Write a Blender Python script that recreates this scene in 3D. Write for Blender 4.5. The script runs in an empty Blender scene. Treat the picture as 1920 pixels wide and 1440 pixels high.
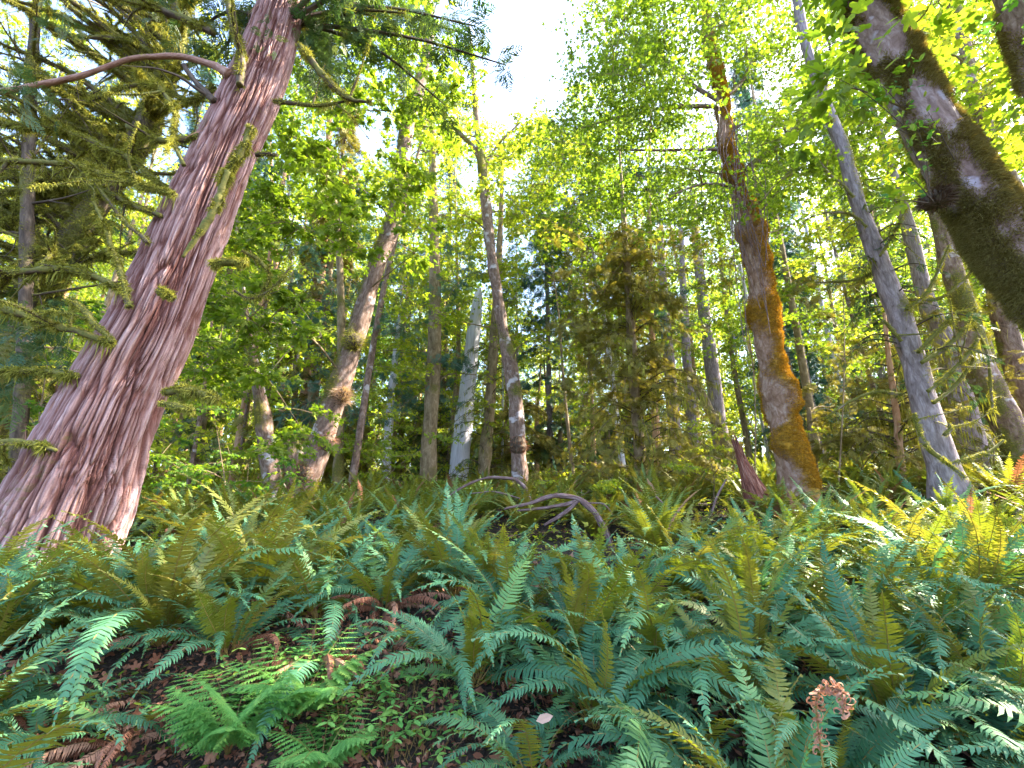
import bpy, math
import numpy as np
R = math.radians
rng = np.random.default_rng(11)
sc = bpy.context.scene
C = sc.collection
# ------------------------------------------------------------------ camera
F = 850.0                      # focal length in pixels of the 1920 px wide picture
PITCH = R(16.0)
CAM = np.array([0.0, 0.0, 1.55])
cd = bpy.data.cameras.new("camera"); cam = bpy.data.objects.new("camera", cd); C.objects.link(cam)
cam.location = CAM; cam.rotation_euler = (R(90) + PITCH, 0, 0)
cd.sensor_width = 36; cd.lens = 36 * F / 1920; cd.clip_end = 600; cd.clip_start = 0.05
sc.camera = cam
# ------------------------------------------------------------------ light
SUN_EL, SUN_AZ = R(43), R(76)          # azimuth clockwise from the view direction (+Y)
w = bpy.data.worlds.new("World"); sc.world = w; w.use_nodes = True
nt = w.node_tree
bg = nt.nodes['Background']; sky = nt.nodes.new('ShaderNodeTexSky')
sky.sky_type = 'NISHITA'; sky.sun_disc = False
sky.sun_elevation = SUN_EL; sky.sun_rotation = SUN_AZ
sky.air_density = 1.0; sky.dust_density = 2.5; sky.ozone_density = 1.0
nt.links.new(sky.outputs[0], bg.inputs[0]); bg.inputs[1].default_value = 0.15
sd = bpy.data.lights.new("sun", 'SUN'); sun = bpy.data.objects.new("sun", sd); C.objects.link(sun)
sd.energy = 4.9; sd.angle = R(0.5); sd.color = (1.0, 0.90, 0.70)
sun.rotation_euler = (R(90) - SUN_EL, 0, R(180) - SUN_AZ)
sc.view_settings.view_transform = 'Standard'; sc.view_settings.look = 'None'
sc.view_settings.gamma = 1; sc.view_settings.exposure = 2.92
cy = sc.cycles
cy.max_bounces = 7; cy.diffuse_bounces = 5; cy.glossy_bounces = 2; cy.transmission_bounces = 4
cy.transparent_max_bounces = 4; cy.caustics_reflective = False; cy.caustics_refractive = False
cy.use_denoising = True; cy.sample_clamp_indirect = 6
try:
    cy.denoising_input_passes = 'RGB_ALBEDO_NORMAL'; cy.denoising_prefilter = 'ACCURATE'
except Exception:
    pass

# ------------------------------------------------------------------ helpers
def ray(px, py):
    x = (px - 960) / F; y = (720 - py) / F
    return np.array([x, math.cos(PITCH) - y * math.sin(PITCH), math.sin(PITCH) + y * math.cos(PITCH)])
def at(px, py, Y):
    d = ray(px, py); return CAM + d * (Y / d[1])
def depth_at(px, py, Y):
    return Y / ray(px, py)[1]

def _h(ix, iy, iz):
    h = (ix * 374761393 + iy * 668265263 + iz * 2147483647 + 1274126177) & 0xFFFFFFFF
    h = ((h ^ (h >> 13)) * 1274126177) & 0xFFFFFFFF
    h = ((h ^ (h >> 16)) * 2246822519) & 0xFFFFFFFF
    return ((h ^ (h >> 15)) & 0xFFFFFF) / float(0xFFFFFF)
def vn(p, seed=0):
    p = np.asarray(p, float) + seed * 17.31
    i = np.floor(p).astype(np.int64); f = p - i; f = f * f * (3 - 2 * f)
    x, y, z = i.T; fx, fy, fz = f.T
    def L(a, b, t): return a + (b - a) * t
    a = L(_h(x, y, z), _h(x + 1, y, z), fx); b = L(_h(x, y + 1, z), _h(x + 1, y + 1, z), fx)
    c = L(_h(x, y, z + 1), _h(x + 1, y, z + 1), fx); d = L(_h(x, y + 1, z + 1), _h(x + 1, y + 1, z + 1), fx)
    return L(L(a, b, fy), L(c, d, fy), fz)
def fbm(p, o=3, seed=0):
    s = 0; a = 1; t = 0
    for k in range(o):
        s = s + a * vn(p * 2.03 ** k, seed + k); t += a; a *= .5
    return s / t
def ridge(n): return 1 - np.abs(2 * n - 1)
def nrm(v): return v / np.maximum(np.linalg.norm(v, axis=-1, keepdims=True), 1e-9)

GX = np.array([-5, 0, 2.0, 3, 4.5, 6, 8, 10, 13, 17, 25, 40, 70, 200.])
GZ = np.array([-.3, -.1, -.02, .1, .38, .66, .98, 1.22, 1.62, 2.05, 2.9, 4.6, 8.5, 22.])
def ground(x, y):
    x = np.asarray(x, float); y = np.asarray(y, float)
    z = np.interp(y, GX, GZ)
    z = z + .05 * np.clip(x, 0, 30) * np.clip((y - 3) / 8, 0, 1) - .015 * np.clip(-x, 0, 30) * np.clip((y - 3) / 8, 0, 1)
    q = np.stack([np.ravel(x), np.ravel(y), np.zeros(x.size)], 1)
    z = z + ((vn(q * .45, 3) - .5) * .35 + (vn(q * 1.7, 4) - .5) * .12).reshape(x.shape)
    return z
def gz(x, y): return float(ground(np.array([x]), np.array([y]))[0])

class MB:
    """collects verts and faces in numpy, builds ONE mesh"""
    def __init__(s): s.v = []; s.f = []; s.m = []; s.n = 0; s.a = {}; s.names = ()
    def add(s, v, faces, mat=0, **attrs):
        v = np.asarray(v, float).reshape(-1, 3)
        for f in faces:
            f = np.asarray(f, np.int64)
            if len(f): s.f.append(f + s.n); s.m.append(np.full(len(f), mat))
        s.v.append(v)
        for k in ('tint', 'moss', 'co'):
            d = attrs.get(k)
            if d is None: d = np.zeros((len(v), 3)) if k == 'co' else np.zeros(len(v))
            elif np.isscalar(d): d = np.full(len(v), d)
            s.a.setdefault(k, []).append(np.asarray(d, float))
        s.n += len(v)
    def mesh(s, name, mats, smooth=False):
        V = np.concatenate(s.v)
        me = bpy.data.meshes.new(name)
        loops = np.concatenate([f.ravel() for f in s.f]); tot = np.concatenate([np.full(len(f), f.shape[1]) for f in s.f])
        me.vertices.add(len(V)); me.vertices.foreach_set('co', V.ravel().astype(np.float32))
        me.loops.add(len(loops)); me.loops.foreach_set('vertex_index', loops.astype(np.int32))
        me.polygons.add(len(tot)); st = np.concatenate([[0], np.cumsum(tot)[:-1]])
        me.polygons.foreach_set('loop_start', st.astype(np.int32))
        try: me.polygons.foreach_set('loop_total', tot.astype(np.int32))
        except Exception: pass
        me.polygons.foreach_set('material_index', np.concatenate(s.m).astype(np.int32))
        me.polygons.foreach_set('use_smooth', np.full(len(tot), bool(smooth)))
        for k in s.a:
            d = np.concatenate(s.a[k])
            if not d.any(): continue
            if k == 'co':
                me.attributes.new('bark_co', 'FLOAT_VECTOR', 'POINT').data.foreach_set('vector', d.ravel().astype(np.float32))
            else:
                me.attributes.new(k, 'FLOAT', 'POINT').data.foreach_set('value', d.astype(np.float32))
        for m in mats: me.materials.append(m)
        me.update(); me.validate()
        return me
    def build(s, name, mats, parent=None, smooth=False, origin=None):
        if origin is not None:
            s.v = [v - np.asarray(origin) for v in s.v]
        o = bpy.data.objects.new(name, s.mesh(name, mats, smooth)); C.objects.link(o)
        if parent is not None: o.parent = parent
        elif origin is not None: o.location = origin
        return o
def tag(o, label=None, cat=None, group=None, kind=None):
    for k, v in (('label', label), ('category', cat), ('group', group), ('kind', kind)):
        if v: o[k] = v
    return o
def empty(name, loc, label, cat, group=None, rz=0):
    o = bpy.data.objects.new(name, None); C.objects.link(o); o.empty_display_size = .1
    o.location = loc; o.rotation_euler = (0, 0, rz); return tag(o, label, cat, group)

def resample(P, n):
    P = np.asarray(P, float); k = len(P)
    if k == 2: t = np.linspace(0, 1, n)[:, None]; return P[0] * (1 - t) + P[1] * t
    Q = np.vstack([2 * P[0] - P[1], P, 2 * P[-1] - P[-2]])
    s = np.linspace(0, k - 1 - 1e-6, n); i = s.astype(int); t = (s - i)[:, None]
    a, b, c, d = Q[i], Q[i + 1], Q[i + 2], Q[i + 3]
    return .5 * (2 * b + (c - a) * t + (2 * a - 5 * b + 4 * c - d) * t ** 2 + (3 * b - a - 3 * c + d) * t ** 3)
def frames(P):
    T = nrm(np.gradient(P, axis=0)); A = np.zeros_like(P); ref = np.array([0, 1., 0]) if abs(T[0][1]) < .9 else np.array([1., 0, 0])
    a = ref
    for i in range(len(P)):
        a = a - T[i] * np.dot(a, T[i]); a = a / max(np.linalg.norm(a), 1e-9); A[i] = a
    return T, A, np.cross(T, A)
def tube(mb, P, rad, nu=8, disp=None, mat=0, tint=0., mossf=None, cap=True, seed=0, tipdisp=None):
    """P (n,3) path, rad (n,) -> adds a tube; returns (points, normals, moss) for strands"""
    P = np.asarray(P, float); rad = np.asarray(rad, float); n = len(P)
    T, A, B = frames(P); an = np.arange(nu) * 2 * math.pi / nu
    L = np.concatenate([[0], np.cumsum(np.linalg.norm(np.diff(P, axis=0), axis=1))])
    ca, sa = np.cos(an), np.sin(an); Rm = float(rad.mean())
    N = A[:, None, :] * ca[None, :, None] + B[:, None, :] * sa[None, :, None]
    co = np.stack([np.broadcast_to(ca * Rm, (n, nu)), np.broadcast_to(sa * Rm, (n, nu)), np.broadcast_to(L[:, None], (n, nu))], 2).reshape(-1, 3) + seed * 3.7
    rr = np.broadcast_to(rad[:, None], (n, nu)).reshape(-1).copy()
    Nf = N.reshape(-1, 3)
    moss = mossf(co, Nf, np.repeat(L, nu)) if mossf is not None else np.zeros(n * nu)
    if disp is not None: rr = rr + disp(co, rr, np.repeat(L, nu), moss)
    V = np.repeat(P, nu, 0) + Nf * rr[:, None]
    if tipdisp is not None: V = V + tipdisp(co, np.repeat(np.arange(n), nu), T.repeat(nu, 0))
    i = np.arange(n - 1)[:, None] * nu; j = np.arange(nu)[None, :]; j2 = (j + 1) % nu
    Q = np.stack([i + j, i + j2, i + nu + j2, i + nu + j], 2).reshape(-1, 4)
    faces = [Q]
    if cap:
        V = np.vstack([V, P[0], P[-1]]); co = np.vstack([co, co[0], co[-1]]); moss = np.append(moss, [moss[0], moss[-1]])
        k = n * nu; jj = np.arange(nu); j3 = (jj + 1) % nu
        faces.append(np.stack([j3, jj, np.full(nu, k)], 1)); faces.append(np.stack([(n - 1) * nu + jj, (n - 1) * nu + j3, np.full(nu, k + 1)], 1))
    mb.add(V, faces, mat, tint=tint, moss=moss, co=co)
    return V[:n * nu], Nf, moss[:n * nu]
def strands(mb, P, D, L, W, droop=.4, mat=1, jit=1.0):
    """thin bent blades at points P along directions D"""
    n = len(P)
    if n == 0: return
    D = nrm(D + rng.normal(0, .35 * jit, (n, 3))); S = nrm(np.cross(D, rng.normal(0, 1, (n, 3))))
    L = np.broadcast_to(L, n)[:, None]; W = np.broadcast_to(W, n)[:, None]
    D2 = nrm(D + np.array([0, 0, -1]) * droop + rng.normal(0, .3 * jit, (n, 3)))
    m = P + D * L * .5; t = m + D2 * L * .55
    V = np.stack([P - S * W, P + S * W, m + S * W * .8, m - S * W * .8, t], 1).reshape(-1, 3)
    b = np.arange(n)[:, None] * 5
    mb.add(V, [b + np.array([[0, 1, 2, 3]]), b + np.array([[3, 2, 4]])], mat, tint=np.repeat(rng.random(n), 5))
def rotm(ax, an):
    """(n,3) axes (n,) angles -> (n,3,3)"""
    ax = nrm(ax); x, y, z = ax.T; c, s = np.cos(an), np.sin(an); k = 1 - c
    return np.stack([np.stack([c + x * x * k, x * y * k - z * s, x * z * k + y * s], 1),
                     np.stack([y * x * k + z * s, c + y * y * k, y * z * k - x * s], 1),
                     np.stack([z * x * k - y * s, z * y * k + x * s, c + z * z * k], 1)], 1)
def basis(x, nn):
    """rows->columns matrix taking local x to x, local z near nn"""
    x = nrm(x); y = nrm(np.cross(nn, x)); z = np.cross(x, y); return np.stack([x, y, z], 2)
def scatter(mb, tpl, M, P, S, mat=0, tint=None):
    v, fs = tpl; n = len(P)
    if n == 0: return
    V = np.einsum('nij,kj->nki', M, v) * np.reshape(np.broadcast_to(S, n), (n, 1, 1)) + P[:, None, :]
    k = len(v); b = (np.arange(n) * k)[:, None, None]
    tint = rng.random(n) if tint is None else tint
    mb.add(V.reshape(-1, 3), [(np.asarray(f)[None] + b).reshape(-1, np.asarray(f).shape[1]) for f in fs], mat, tint=np.repeat(tint, k))

# ------------------------------------------------------------------ materials
def newmat(name):
    m = bpy.data.materials.new(name); m.use_nodes = True; t = m.node_tree; t.nodes.clear(); return m, t
def N(t, typ, **kw):
    n = t.nodes.new(typ)
    for k, v in kw.items(): setattr(n, k, v)
    return n
def ramp(t, stops, interp='LINEAR'):
    r = N(t, 'ShaderNodeValToRGB'); cr = r.color_ramp; cr.interpolation = interp
    while len(cr.elements) > 1: cr.elements.remove(cr.elements[-1])
    cr.elements[0].position = stops[0][0]; cr.elements[0].color = (*stops[0][1], 1)
    for p, c in stops[1:]:
        e = cr.elements.new(p); e.color = (*c, 1)
    return r
def attr(t, name): return N(t, 'ShaderNodeAttribute', attribute_name=name)
def leaf_mat(name, cols, under=None, trans=.45, tcol=None, rough=.45, spec=.35, objr=.35):
    m, t = newmat(name); L = t.links.new
    a = attr(t, 'tint'); oi = N(t, 'ShaderNodeObjectInfo')
    mx = N(t, 'ShaderNodeMix'); mx.inputs[0].default_value = objr
    L(a.outputs['Fac'], mx.inputs[2]); L(oi.outputs['Random'], mx.inputs[3])
    k = len(cols) - 1
    rp = ramp(t, [(i / k, c) for i, c in enumerate(cols)]); L(mx.outputs[0], rp.inputs[0]); col = rp.outputs[0]
    if under:
        rp2 = ramp(t, [(i / (len(under) - 1), c) for i, c in enumerate(under)]); L(mx.outputs[0], rp2.inputs[0])
        g = N(t, 'ShaderNodeNewGeometry'); mc = N(t, 'ShaderNodeMix', data_type='RGBA')
        L(g.outputs['Backfacing'], mc.inputs[0]); L(col, mc.inputs[6]); L(rp2.outputs[0], mc.inputs[7]); col = mc.outputs[2]
    p = N(t, 'ShaderNodeBsdfPrincipled'); p.inputs['Roughness'].default_value = rough
    p.inputs['Specular IOR Level'].default_value = spec; L(col, p.inputs['Base Color'])
    o = N(t, 'ShaderNodeOutputMaterial')
    tr = N(t, 'ShaderNodeBsdfTranslucent')
    hs = N(t, 'ShaderNodeMix', data_type='RGBA', blend_type='MULTIPLY'); hs.inputs[0].default_value = 1
    L(col, hs.inputs[6]); hs.inputs[7].default_value = (*(tcol or (1.6, 1.5, .6)), 1)
    L(hs.outputs[2], tr.inputs[0])
    ms = N(t, 'ShaderNodeMixShader'); ms.inputs[0].default_value = trans
    L(p.outputs[0], ms.inputs[1]); L(tr.outputs[0], ms.inputs[2]); L(ms.outputs[0], o.inputs[0])
    return m
def bark_mat(name, dark, mid, light, moss=(.10, .11, .025), moss2=(.17, .15, .04), sc_=(9, 9, 1.6), patch=None, bump=.6, fine=40, rough=.85, fiss=None):
    m, t = newmat(name); L = t.links.new
    a = attr(t, 'bark_co'); mp = N(t, 'ShaderNodeMapping'); mp.inputs['Scale'].default_value = sc_; L(a.outputs['Vector'], mp.inputs[0])
    n1 = N(t, 'ShaderNodeTexNoise'); n1.inputs['Scale'].default_value = 1; n1.inputs['Detail'].default_value = 7; n1.inputs['Roughness'].default_value = .65
    n1.inputs['Distortion'].default_value = .6; L(mp.outputs[0], n1.inputs['Vector'])
    rp = ramp(t, [(.3, dark), (.5, mid), (.7, light)]); L(n1.outputs['Fac'], rp.inputs[0]); col = rp.outputs[0]
    if patch:
        n3 = N(t, 'ShaderNodeTexNoise'); n3.inputs['Scale'].default_value = patch[1]; n3.inputs['Detail'].default_value = 4; L(a.outputs['Vector'], n3.inputs['Vector'])
        r3 = ramp(t, [(patch[2], (0, 0, 0)), (patch[2] + .06, (1, 1, 1))]); L(n3.outputs['Fac'], r3.inputs[0])
        mc = N(t, 'ShaderNodeMix', data_type='RGBA'); L(r3.outputs[0], mc.inputs[0]); L(col, mc.inputs[6]); mc.inputs[7].default_value = (*patch[0], 1); col = mc.outputs[2]
    if fiss:
        af = attr(t, 'tint'); mf = N(t, 'ShaderNodeMix', data_type='RGBA'); L(af.outputs['Fac'], mf.inputs[0]); L(col, mf.inputs[6]); mf.inputs[7].default_value = (*fiss, 1); col = mf.outputs[2]
    n2 = N(t, 'ShaderNodeTexNoise'); n2.inputs['Scale'].default_value = fine; n2.inputs['Detail'].default_value = 5; L(a.outputs['Vector'], n2.inputs['Vector'])
    mr = ramp(t, [(.35, moss), (.65, moss2)]); L(n2.outputs['Fac'], mr.inputs[0])
    ma = attr(t, 'moss'); mc2 = N(t, 'ShaderNodeMix', data_type='RGBA')
    n4 = N(t, 'ShaderNodeTexNoise'); n4.inputs['Scale'].default_value = 14; n4.inputs['Detail'].default_value = 6; n4.inputs['Roughness'].default_value = .7; L(a.outputs['Vector'], n4.inputs['Vector'])
    x1 = N(t, 'ShaderNodeMath', operation='MULTIPLY_ADD'); L(n4.outputs['Fac'], x1.inputs[0]); x1.inputs[1].default_value = 3.0; x1.inputs[2].default_value = -2.05
    x2 = N(t, 'ShaderNodeMath', operation='MULTIPLY_ADD'); L(ma.outputs['Fac'], x2.inputs[0]); x2.inputs[1].default_value = 1.6; L(x1.outputs[0], x2.inputs[2]); x2.use_clamp = True
    L(x2.outputs[0], mc2.inputs[0]); L(col, mc2.inputs[6]); L(mr.outputs[0], mc2.inputs[7])
    p = N(t, 'ShaderNodeBsdfPrincipled'); p.inputs['Roughness'].default_value = rough; p.inputs['Specular IOR Level'].default_value = .25
    L(mc2.outputs[2], p.inputs['Base Color'])
    ad = N(t, 'ShaderNodeMath', operation='MULTIPLY_ADD'); L(n2.outputs['Fac'], ad.inputs[0]); ad.inputs[1].default_value = .35; L(n1.outputs['Fac'], ad.inputs[2])
    b = N(t, 'ShaderNodeBump'); b.inputs['Strength'].default_value = bump; b.inputs['Distance'].default_value = .03; L(ad.outputs[0], b.inputs['Height']); L(b.outputs[0], p.inputs['Normal'])
    o = N(t, 'ShaderNodeOutputMaterial'); L(p.outputs[0], o.inputs[0]); return m

M = {}
M['cedar'] = bark_mat('cedar_bark', (.26, .135, .125), (.46, .30, .30), (.64, .50, .525), sc_=(42, 42, 2.2), bump=1.0, fine=45, fiss=(.17, .07, .06))
M['maple_bark'] = bark_mat('maple_bark', (.07, .045, .035), (.2, .13, .11), (.36, .28, .27), sc_=(14, 14, 5), patch=((.50, .46, .52), 2.3, .6))
M['orange_bark'] = bark_mat('mossy_orange_bark', (.12, .055, .03), (.27, .16, .12), (.46, .34, .31), moss=(.20, .12, .02), moss2=(.56, .31, .035), sc_=(12, 12, 5), fine=18)
M['shaggy'] = bark_mat('shaggy_mossy_bark', (.12, .07, .06), (.27, .18, .17), (.42, .33, .35), moss=(.17, .13, .045), moss2=(.30, .25, .09), sc_=(12, 12, 5), patch=((.44, .38, .47), 3.6, .63), fine=60)
M['grey_bark'] = bark_mat('grey_bark', (.11, .08, .085), (.25, .20, .23), (.42, .36, .42), sc_=(20, 20, 4))
M['far_bark'] = bark_mat('far_bark', (.10, .07, .04), (.22, .16, .10), (.36, .28, .2), sc_=(9, 9, 3))
M['warm_bark'] = bark_mat('warm_bark', (.26, .12, .06), (.42, .24, .15), (.55, .38, .28), sc_=(9, 9, 2))
M['white_wood'] = bark_mat('bleached_wood', (.36, .34, .42), (.58, .56, .68), (.72, .7, .8), sc_=(16, 16, 1.0))
M['dark_bark'] = bark_mat('dark_bark', (.035, .025, .02), (.09, .065, .05), (.18, .14, .11), sc_=(14, 14, 3))
M['red_wood'] = bark_mat('rotten_red_wood', (.05, .015, .012), (.20, .07, .05), (.42, .24, .2), sc_=(40, 40, 4.0), bump=1)
M['limb'] = bark_mat('reddish_limb_bark', (.16, .07, .05), (.32, .18, .14), (.45, .3, .26), sc_=(30, 30, 6))
M['stick'] = bark_mat('bleached_stick', (.07, .04, .035), (.16, .10, .10), (.32, .24, .25), sc_=(40, 40, 6))
M['moss'] = leaf_mat('moss', [(.09, .095, .02), (.19, .20, .035), (.31, .31, .06), (.44, .42, .11)], trans=.3, tcol=(1.3, 1.2, .5), rough=.9, spec=.1, objr=.25)
M['moss_brown'] = leaf_mat('brown_moss', [(.09, .06, .03), (.17, .13, .04), (.26, .22, .07), (.36, .31, .12)], trans=.25, tcol=(1.3, 1.1, .5), rough=.9, spec=.1)
M['moss_orange'] = leaf_mat('orange_moss', [(.18, .11, .02), (.38, .22, .025), (.58, .32, .035), (.62, .44, .07)], trans=.3, tcol=(1.3, 1.1, .4), rough=.9, spec=.1)
M['fern'] = leaf_mat('sword_fern', [(.03, .095, .05), (.055, .17, .09), (.10, .25, .13), (.16, .31, .09)],
                     under=[(.12, .15, .02), (.17, .19, .02), (.22, .20, .03), (.13, .22, .04)], trans=.3, tcol=(1.2, 1.35, .5), rough=.5, spec=.3, objr=.6)
M['fern_gold'] = leaf_mat('golden_fern', [(.10, .15, .04), (.15, .19, .04), (.22, .22, .04), (.14, .22, .06)],
                          under=[(.13, .15, .03), (.18, .18, .03), (.23, .21, .04), (.16, .2, .04)], trans=.35, tcol=(1.3, 1.2, .5), rough=.45, spec=.4, objr=.5)
M['fern_bright'] = leaf_mat('bright_fern', [(.07, .22, .05), (.11, .30, .07), (.17, .37, .09), (.27, .42, .08)], trans=.35, tcol=(1.2, 1.3, .5), rough=.5, objr=.3)
M['fern_far'] = leaf_mat('slope_fern', [(.06, .17, .10), (.10, .22, .09), (.18, .27, .07), (.26, .30, .06)],
                         under=[(.13, .17, .03), (.18, .2, .03), (.24, .23, .04)], trans=.38, tcol=(1.3, 1.35, .5), rough=.42, spec=.5, objr=.6)
M['fern_dead'] = leaf_mat('dead_fern', [(.13, .05, .03), (.24, .10, .06), (.36, .18, .12), (.46, .27, .19)], trans=.2, tcol=(1.2, .9, .6), rough=.8, spec=.2)
M['rachis'] = leaf_mat('fern_stalk', [(.16, .11, .03), (.30, .2, .05)], trans=.0, rough=.5)
M['rachis_dark'] = leaf_mat('dark_stalk', [(.06, .03, .02), (.14, .08, .04)], trans=.0, rough=.6)
M['maple'] = leaf_mat('maple_leaf', [(.085, .14, .025), (.15, .215, .03), (.225, .28, .04), (.36, .39, .06)], trans=.55, tcol=(1.45, 1.6, .5), rough=.5, objr=.15)
M['maple_yellow'] = leaf_mat('yellow_maple_leaf', [(.14, .23, .03), (.25, .33, .04), (.38, .41, .06), (.54, .48, .08)], trans=.58, tcol=(1.5, 1.45, .5), rough=.5, objr=.15)
M['maple_green'] = leaf_mat('green_maple_leaf', [(.04, .14, .05), (.08, .19, .04), (.14, .25, .03), (.28, .34, .04)], trans=.55, tcol=(1.8, 1.7, .6), rough=.45, objr=.15)
M['conifer'] = leaf_mat('conifer_needle', [(.03, .075, .035), (.05, .11, .05), (.09, .15, .05), (.15, .17, .05)], trans=.3, tcol=(1.4, 1.4, .6), rough=.5, objr=.3)
M['conifer_blue'] = leaf_mat('blue_conifer_needle', [(.03, .08, .07), (.05, .13, .11), (.08, .18, .15), (.12, .22, .14)], trans=.3, tcol=(1.3, 1.4, .9), rough=.45, objr=.3)
M['conifer_olive'] = leaf_mat('olive_conifer_needle', [(.10, .10, .025), (.18, .17, .04), (.28, .25, .06), (.40, .34, .09)], trans=.35, tcol=(1.4, 1.3, .6), rough=.6, objr=.2)
M['orange_leaf'] = leaf_mat('fallen_leaf', [(.6, .14, .02), (.7, .3, .03)], trans=.3)
M['pale_leaf'] = leaf_mat('withered_leaf', [(.34, .22, .17), (.46, .32, .27)], trans=.3)

# ------------------------------------------------------------------ ground
def ground_mat():
    m, t = newmat('forest_floor'); L = t.links.new
    g = N(t, 'ShaderNodeTexCoord')
    n1 = N(t, 'ShaderNodeTexNoise'); n1.inputs['Scale'].default_value = 7; n1.inputs['Detail'].default_value = 8; n1.inputs['Roughness'].default_value = .7; L(g.outputs['Object'], n1.inputs['Vector'])
    v = N(t, 'ShaderNodeTexVoronoi'); v.inputs['Scale'].default_value = 26; L(g.outputs['Object'], v.inputs['Vector'])
    rp = ramp(t, [(.3, (.012, .008, .006)), (.5, (.03, .02, .014)), (.62, (.06, .04, .028)), (.75, (.04, .055, .02))]); L(n1.outputs['Fac'], rp.inputs[0])
    p = N(t, 'ShaderNodeBsdfPrincipled'); p.inputs['Roughness'].default_value = .95; L(rp.outputs[0], p.inputs['Base Color'])
    b = N(t, 'ShaderNodeBump'); b.inputs['Strength'].default_value = 1; b.inputs['Distance'].default_value = .05; L(v.outputs['Distance'], b.inputs['Height']); L(b.outputs[0], p.inputs['Normal'])
    o = N(t, 'ShaderNodeOutputMaterial'); L(p.outputs[0], o.inputs[0]); return m
xs = np.concatenate([np.linspace(-220, -32, 20), np.linspace(-30, 30, 241), np.linspace(32, 220, 20)])
ys = np.concatenate([np.linspace(-60, -3, 14), np.linspace(-2, 30, 200), np.linspace(31, 220, 40)])
X, Y_ = np.meshgrid(xs, ys); Z = ground(X, Y_)
mb = MB(); nx, ny = len(xs), len(ys)
i = np.arange(ny - 1)[:, None] * nx; j = np.arange(nx - 1)[None]
mb.add(np.stack([X, Y_, Z], 2), [np.stack([i + j, i + j + 1, i + nx + j + 1, i + nx + j], 2).reshape(-1, 4)])
tag(mb.build('ground', [ground_mat()], smooth=True), kind='structure')

# ------------------------------------------------------------------ leaf templates
def tpl_maple(lobes=5, depth=.45):
    """palmate leaf in the xy plane, stalk end at the origin, tip along +x, unit length"""
    angs = np.linspace(-115, 115, lobes); out = [(0, 0)]
    pts = []
    for k, a in enumerate(angs):
        r = {0: .5, 1: .8}.get(min(k, lobes - 1 - k), 1.0)
        ce = np.array([.32, 0]); aa = R(a)
        if k: 
            am = R((angs[k - 1] + a) / 2); pts.append(ce + depth * .62 * np.array([math.cos(am), math.sin(am)]))
        for da, rr in ((-13, .62), (0, .72), (13, .62)):
            pts.append(ce + r * rr * np.array([math.cos(aa + R(da)), math.sin(aa + R(da))]))
    pts = [np.array([.05, 0.])] + pts
    P = np.array(pts); V = np.column_stack([P, -.18 * (P[:, 1] ** 2) - .1 * P[:, 0] ** 2])
    V = np.vstack([V, [.32, 0, .03]]); n = len(pts); c = n
    f = np.array([[c, a, (a + 1) % n] for a in range(n)])
    return V, [f]
LEAF = tpl_maple(5)
LEAF3 = (np.array([[0, 0, 0], [.3, -.42, -.06], [.45, -.16, 0], [1, 0, -.1], [.45, .16, 0], [.3, .42, -.06]]), [np.array([[0, 1, 2], [0, 2, 4], [2, 3, 4], [0, 4, 5]])])
OVAL = (np.array([[0, 0, 0], [.3, -.22, .02], [.7, -.2, .0], [1, 0, -.08], [.7, .2, 0], [.3, .22, .02]]), [np.array([[0, 1, 2, 3], [0, 3, 4, 5]])])
def tpl_spray(n=9, seed=0):
    """flat conifer spray along +x, unit length"""
    r = np.random.default_rng(seed); V = []; Fq = []; Ft = []
    def blade(a, b, w):
        d = b - a; s = np.array([-d[1], d[0], 0]); s = s / np.linalg.norm(s) * w; k = len(V)
        V.extend([a - s * .3, a + s * .3, (a + b) / 2 + s, b, (a + b) / 2 - s]); Ft.extend([[k, k + 4, k + 2], [k, k + 2, k + 1], [k + 4, k + 3, k + 2]])
    for k in range(n):
        t = (k + .5) / n
        a = np.array([t * .9, 0, -.12 * t * t])
        for s in (-1, 1):
            l = .42 * (1 - t) ** .7 * r.uniform(.7, 1.2) + .06; an = R(r.uniform(40, 62)) * s
            b = a + np.array([math.cos(an) * l, math.sin(an) * l, -.12 * l + r.uniform(-.04, .04)])
            blade(a, b, .026)
            if l > .25:
                for q in (.45, .75):
                    c = a + (b - a) * q; an2 = an * .2
                    blade(c, c + np.array([math.cos(an2) * l * .35, math.sin(an2) * l * .35, -.03]), .02)
    blade(np.array([0, 0, 0.]), np.array([1, 0, -.15]), .012)
    return np.array(V), [np.array(Ft)]
SPRAY = [tpl_spray(9, s) for s in range(3)]

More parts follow.
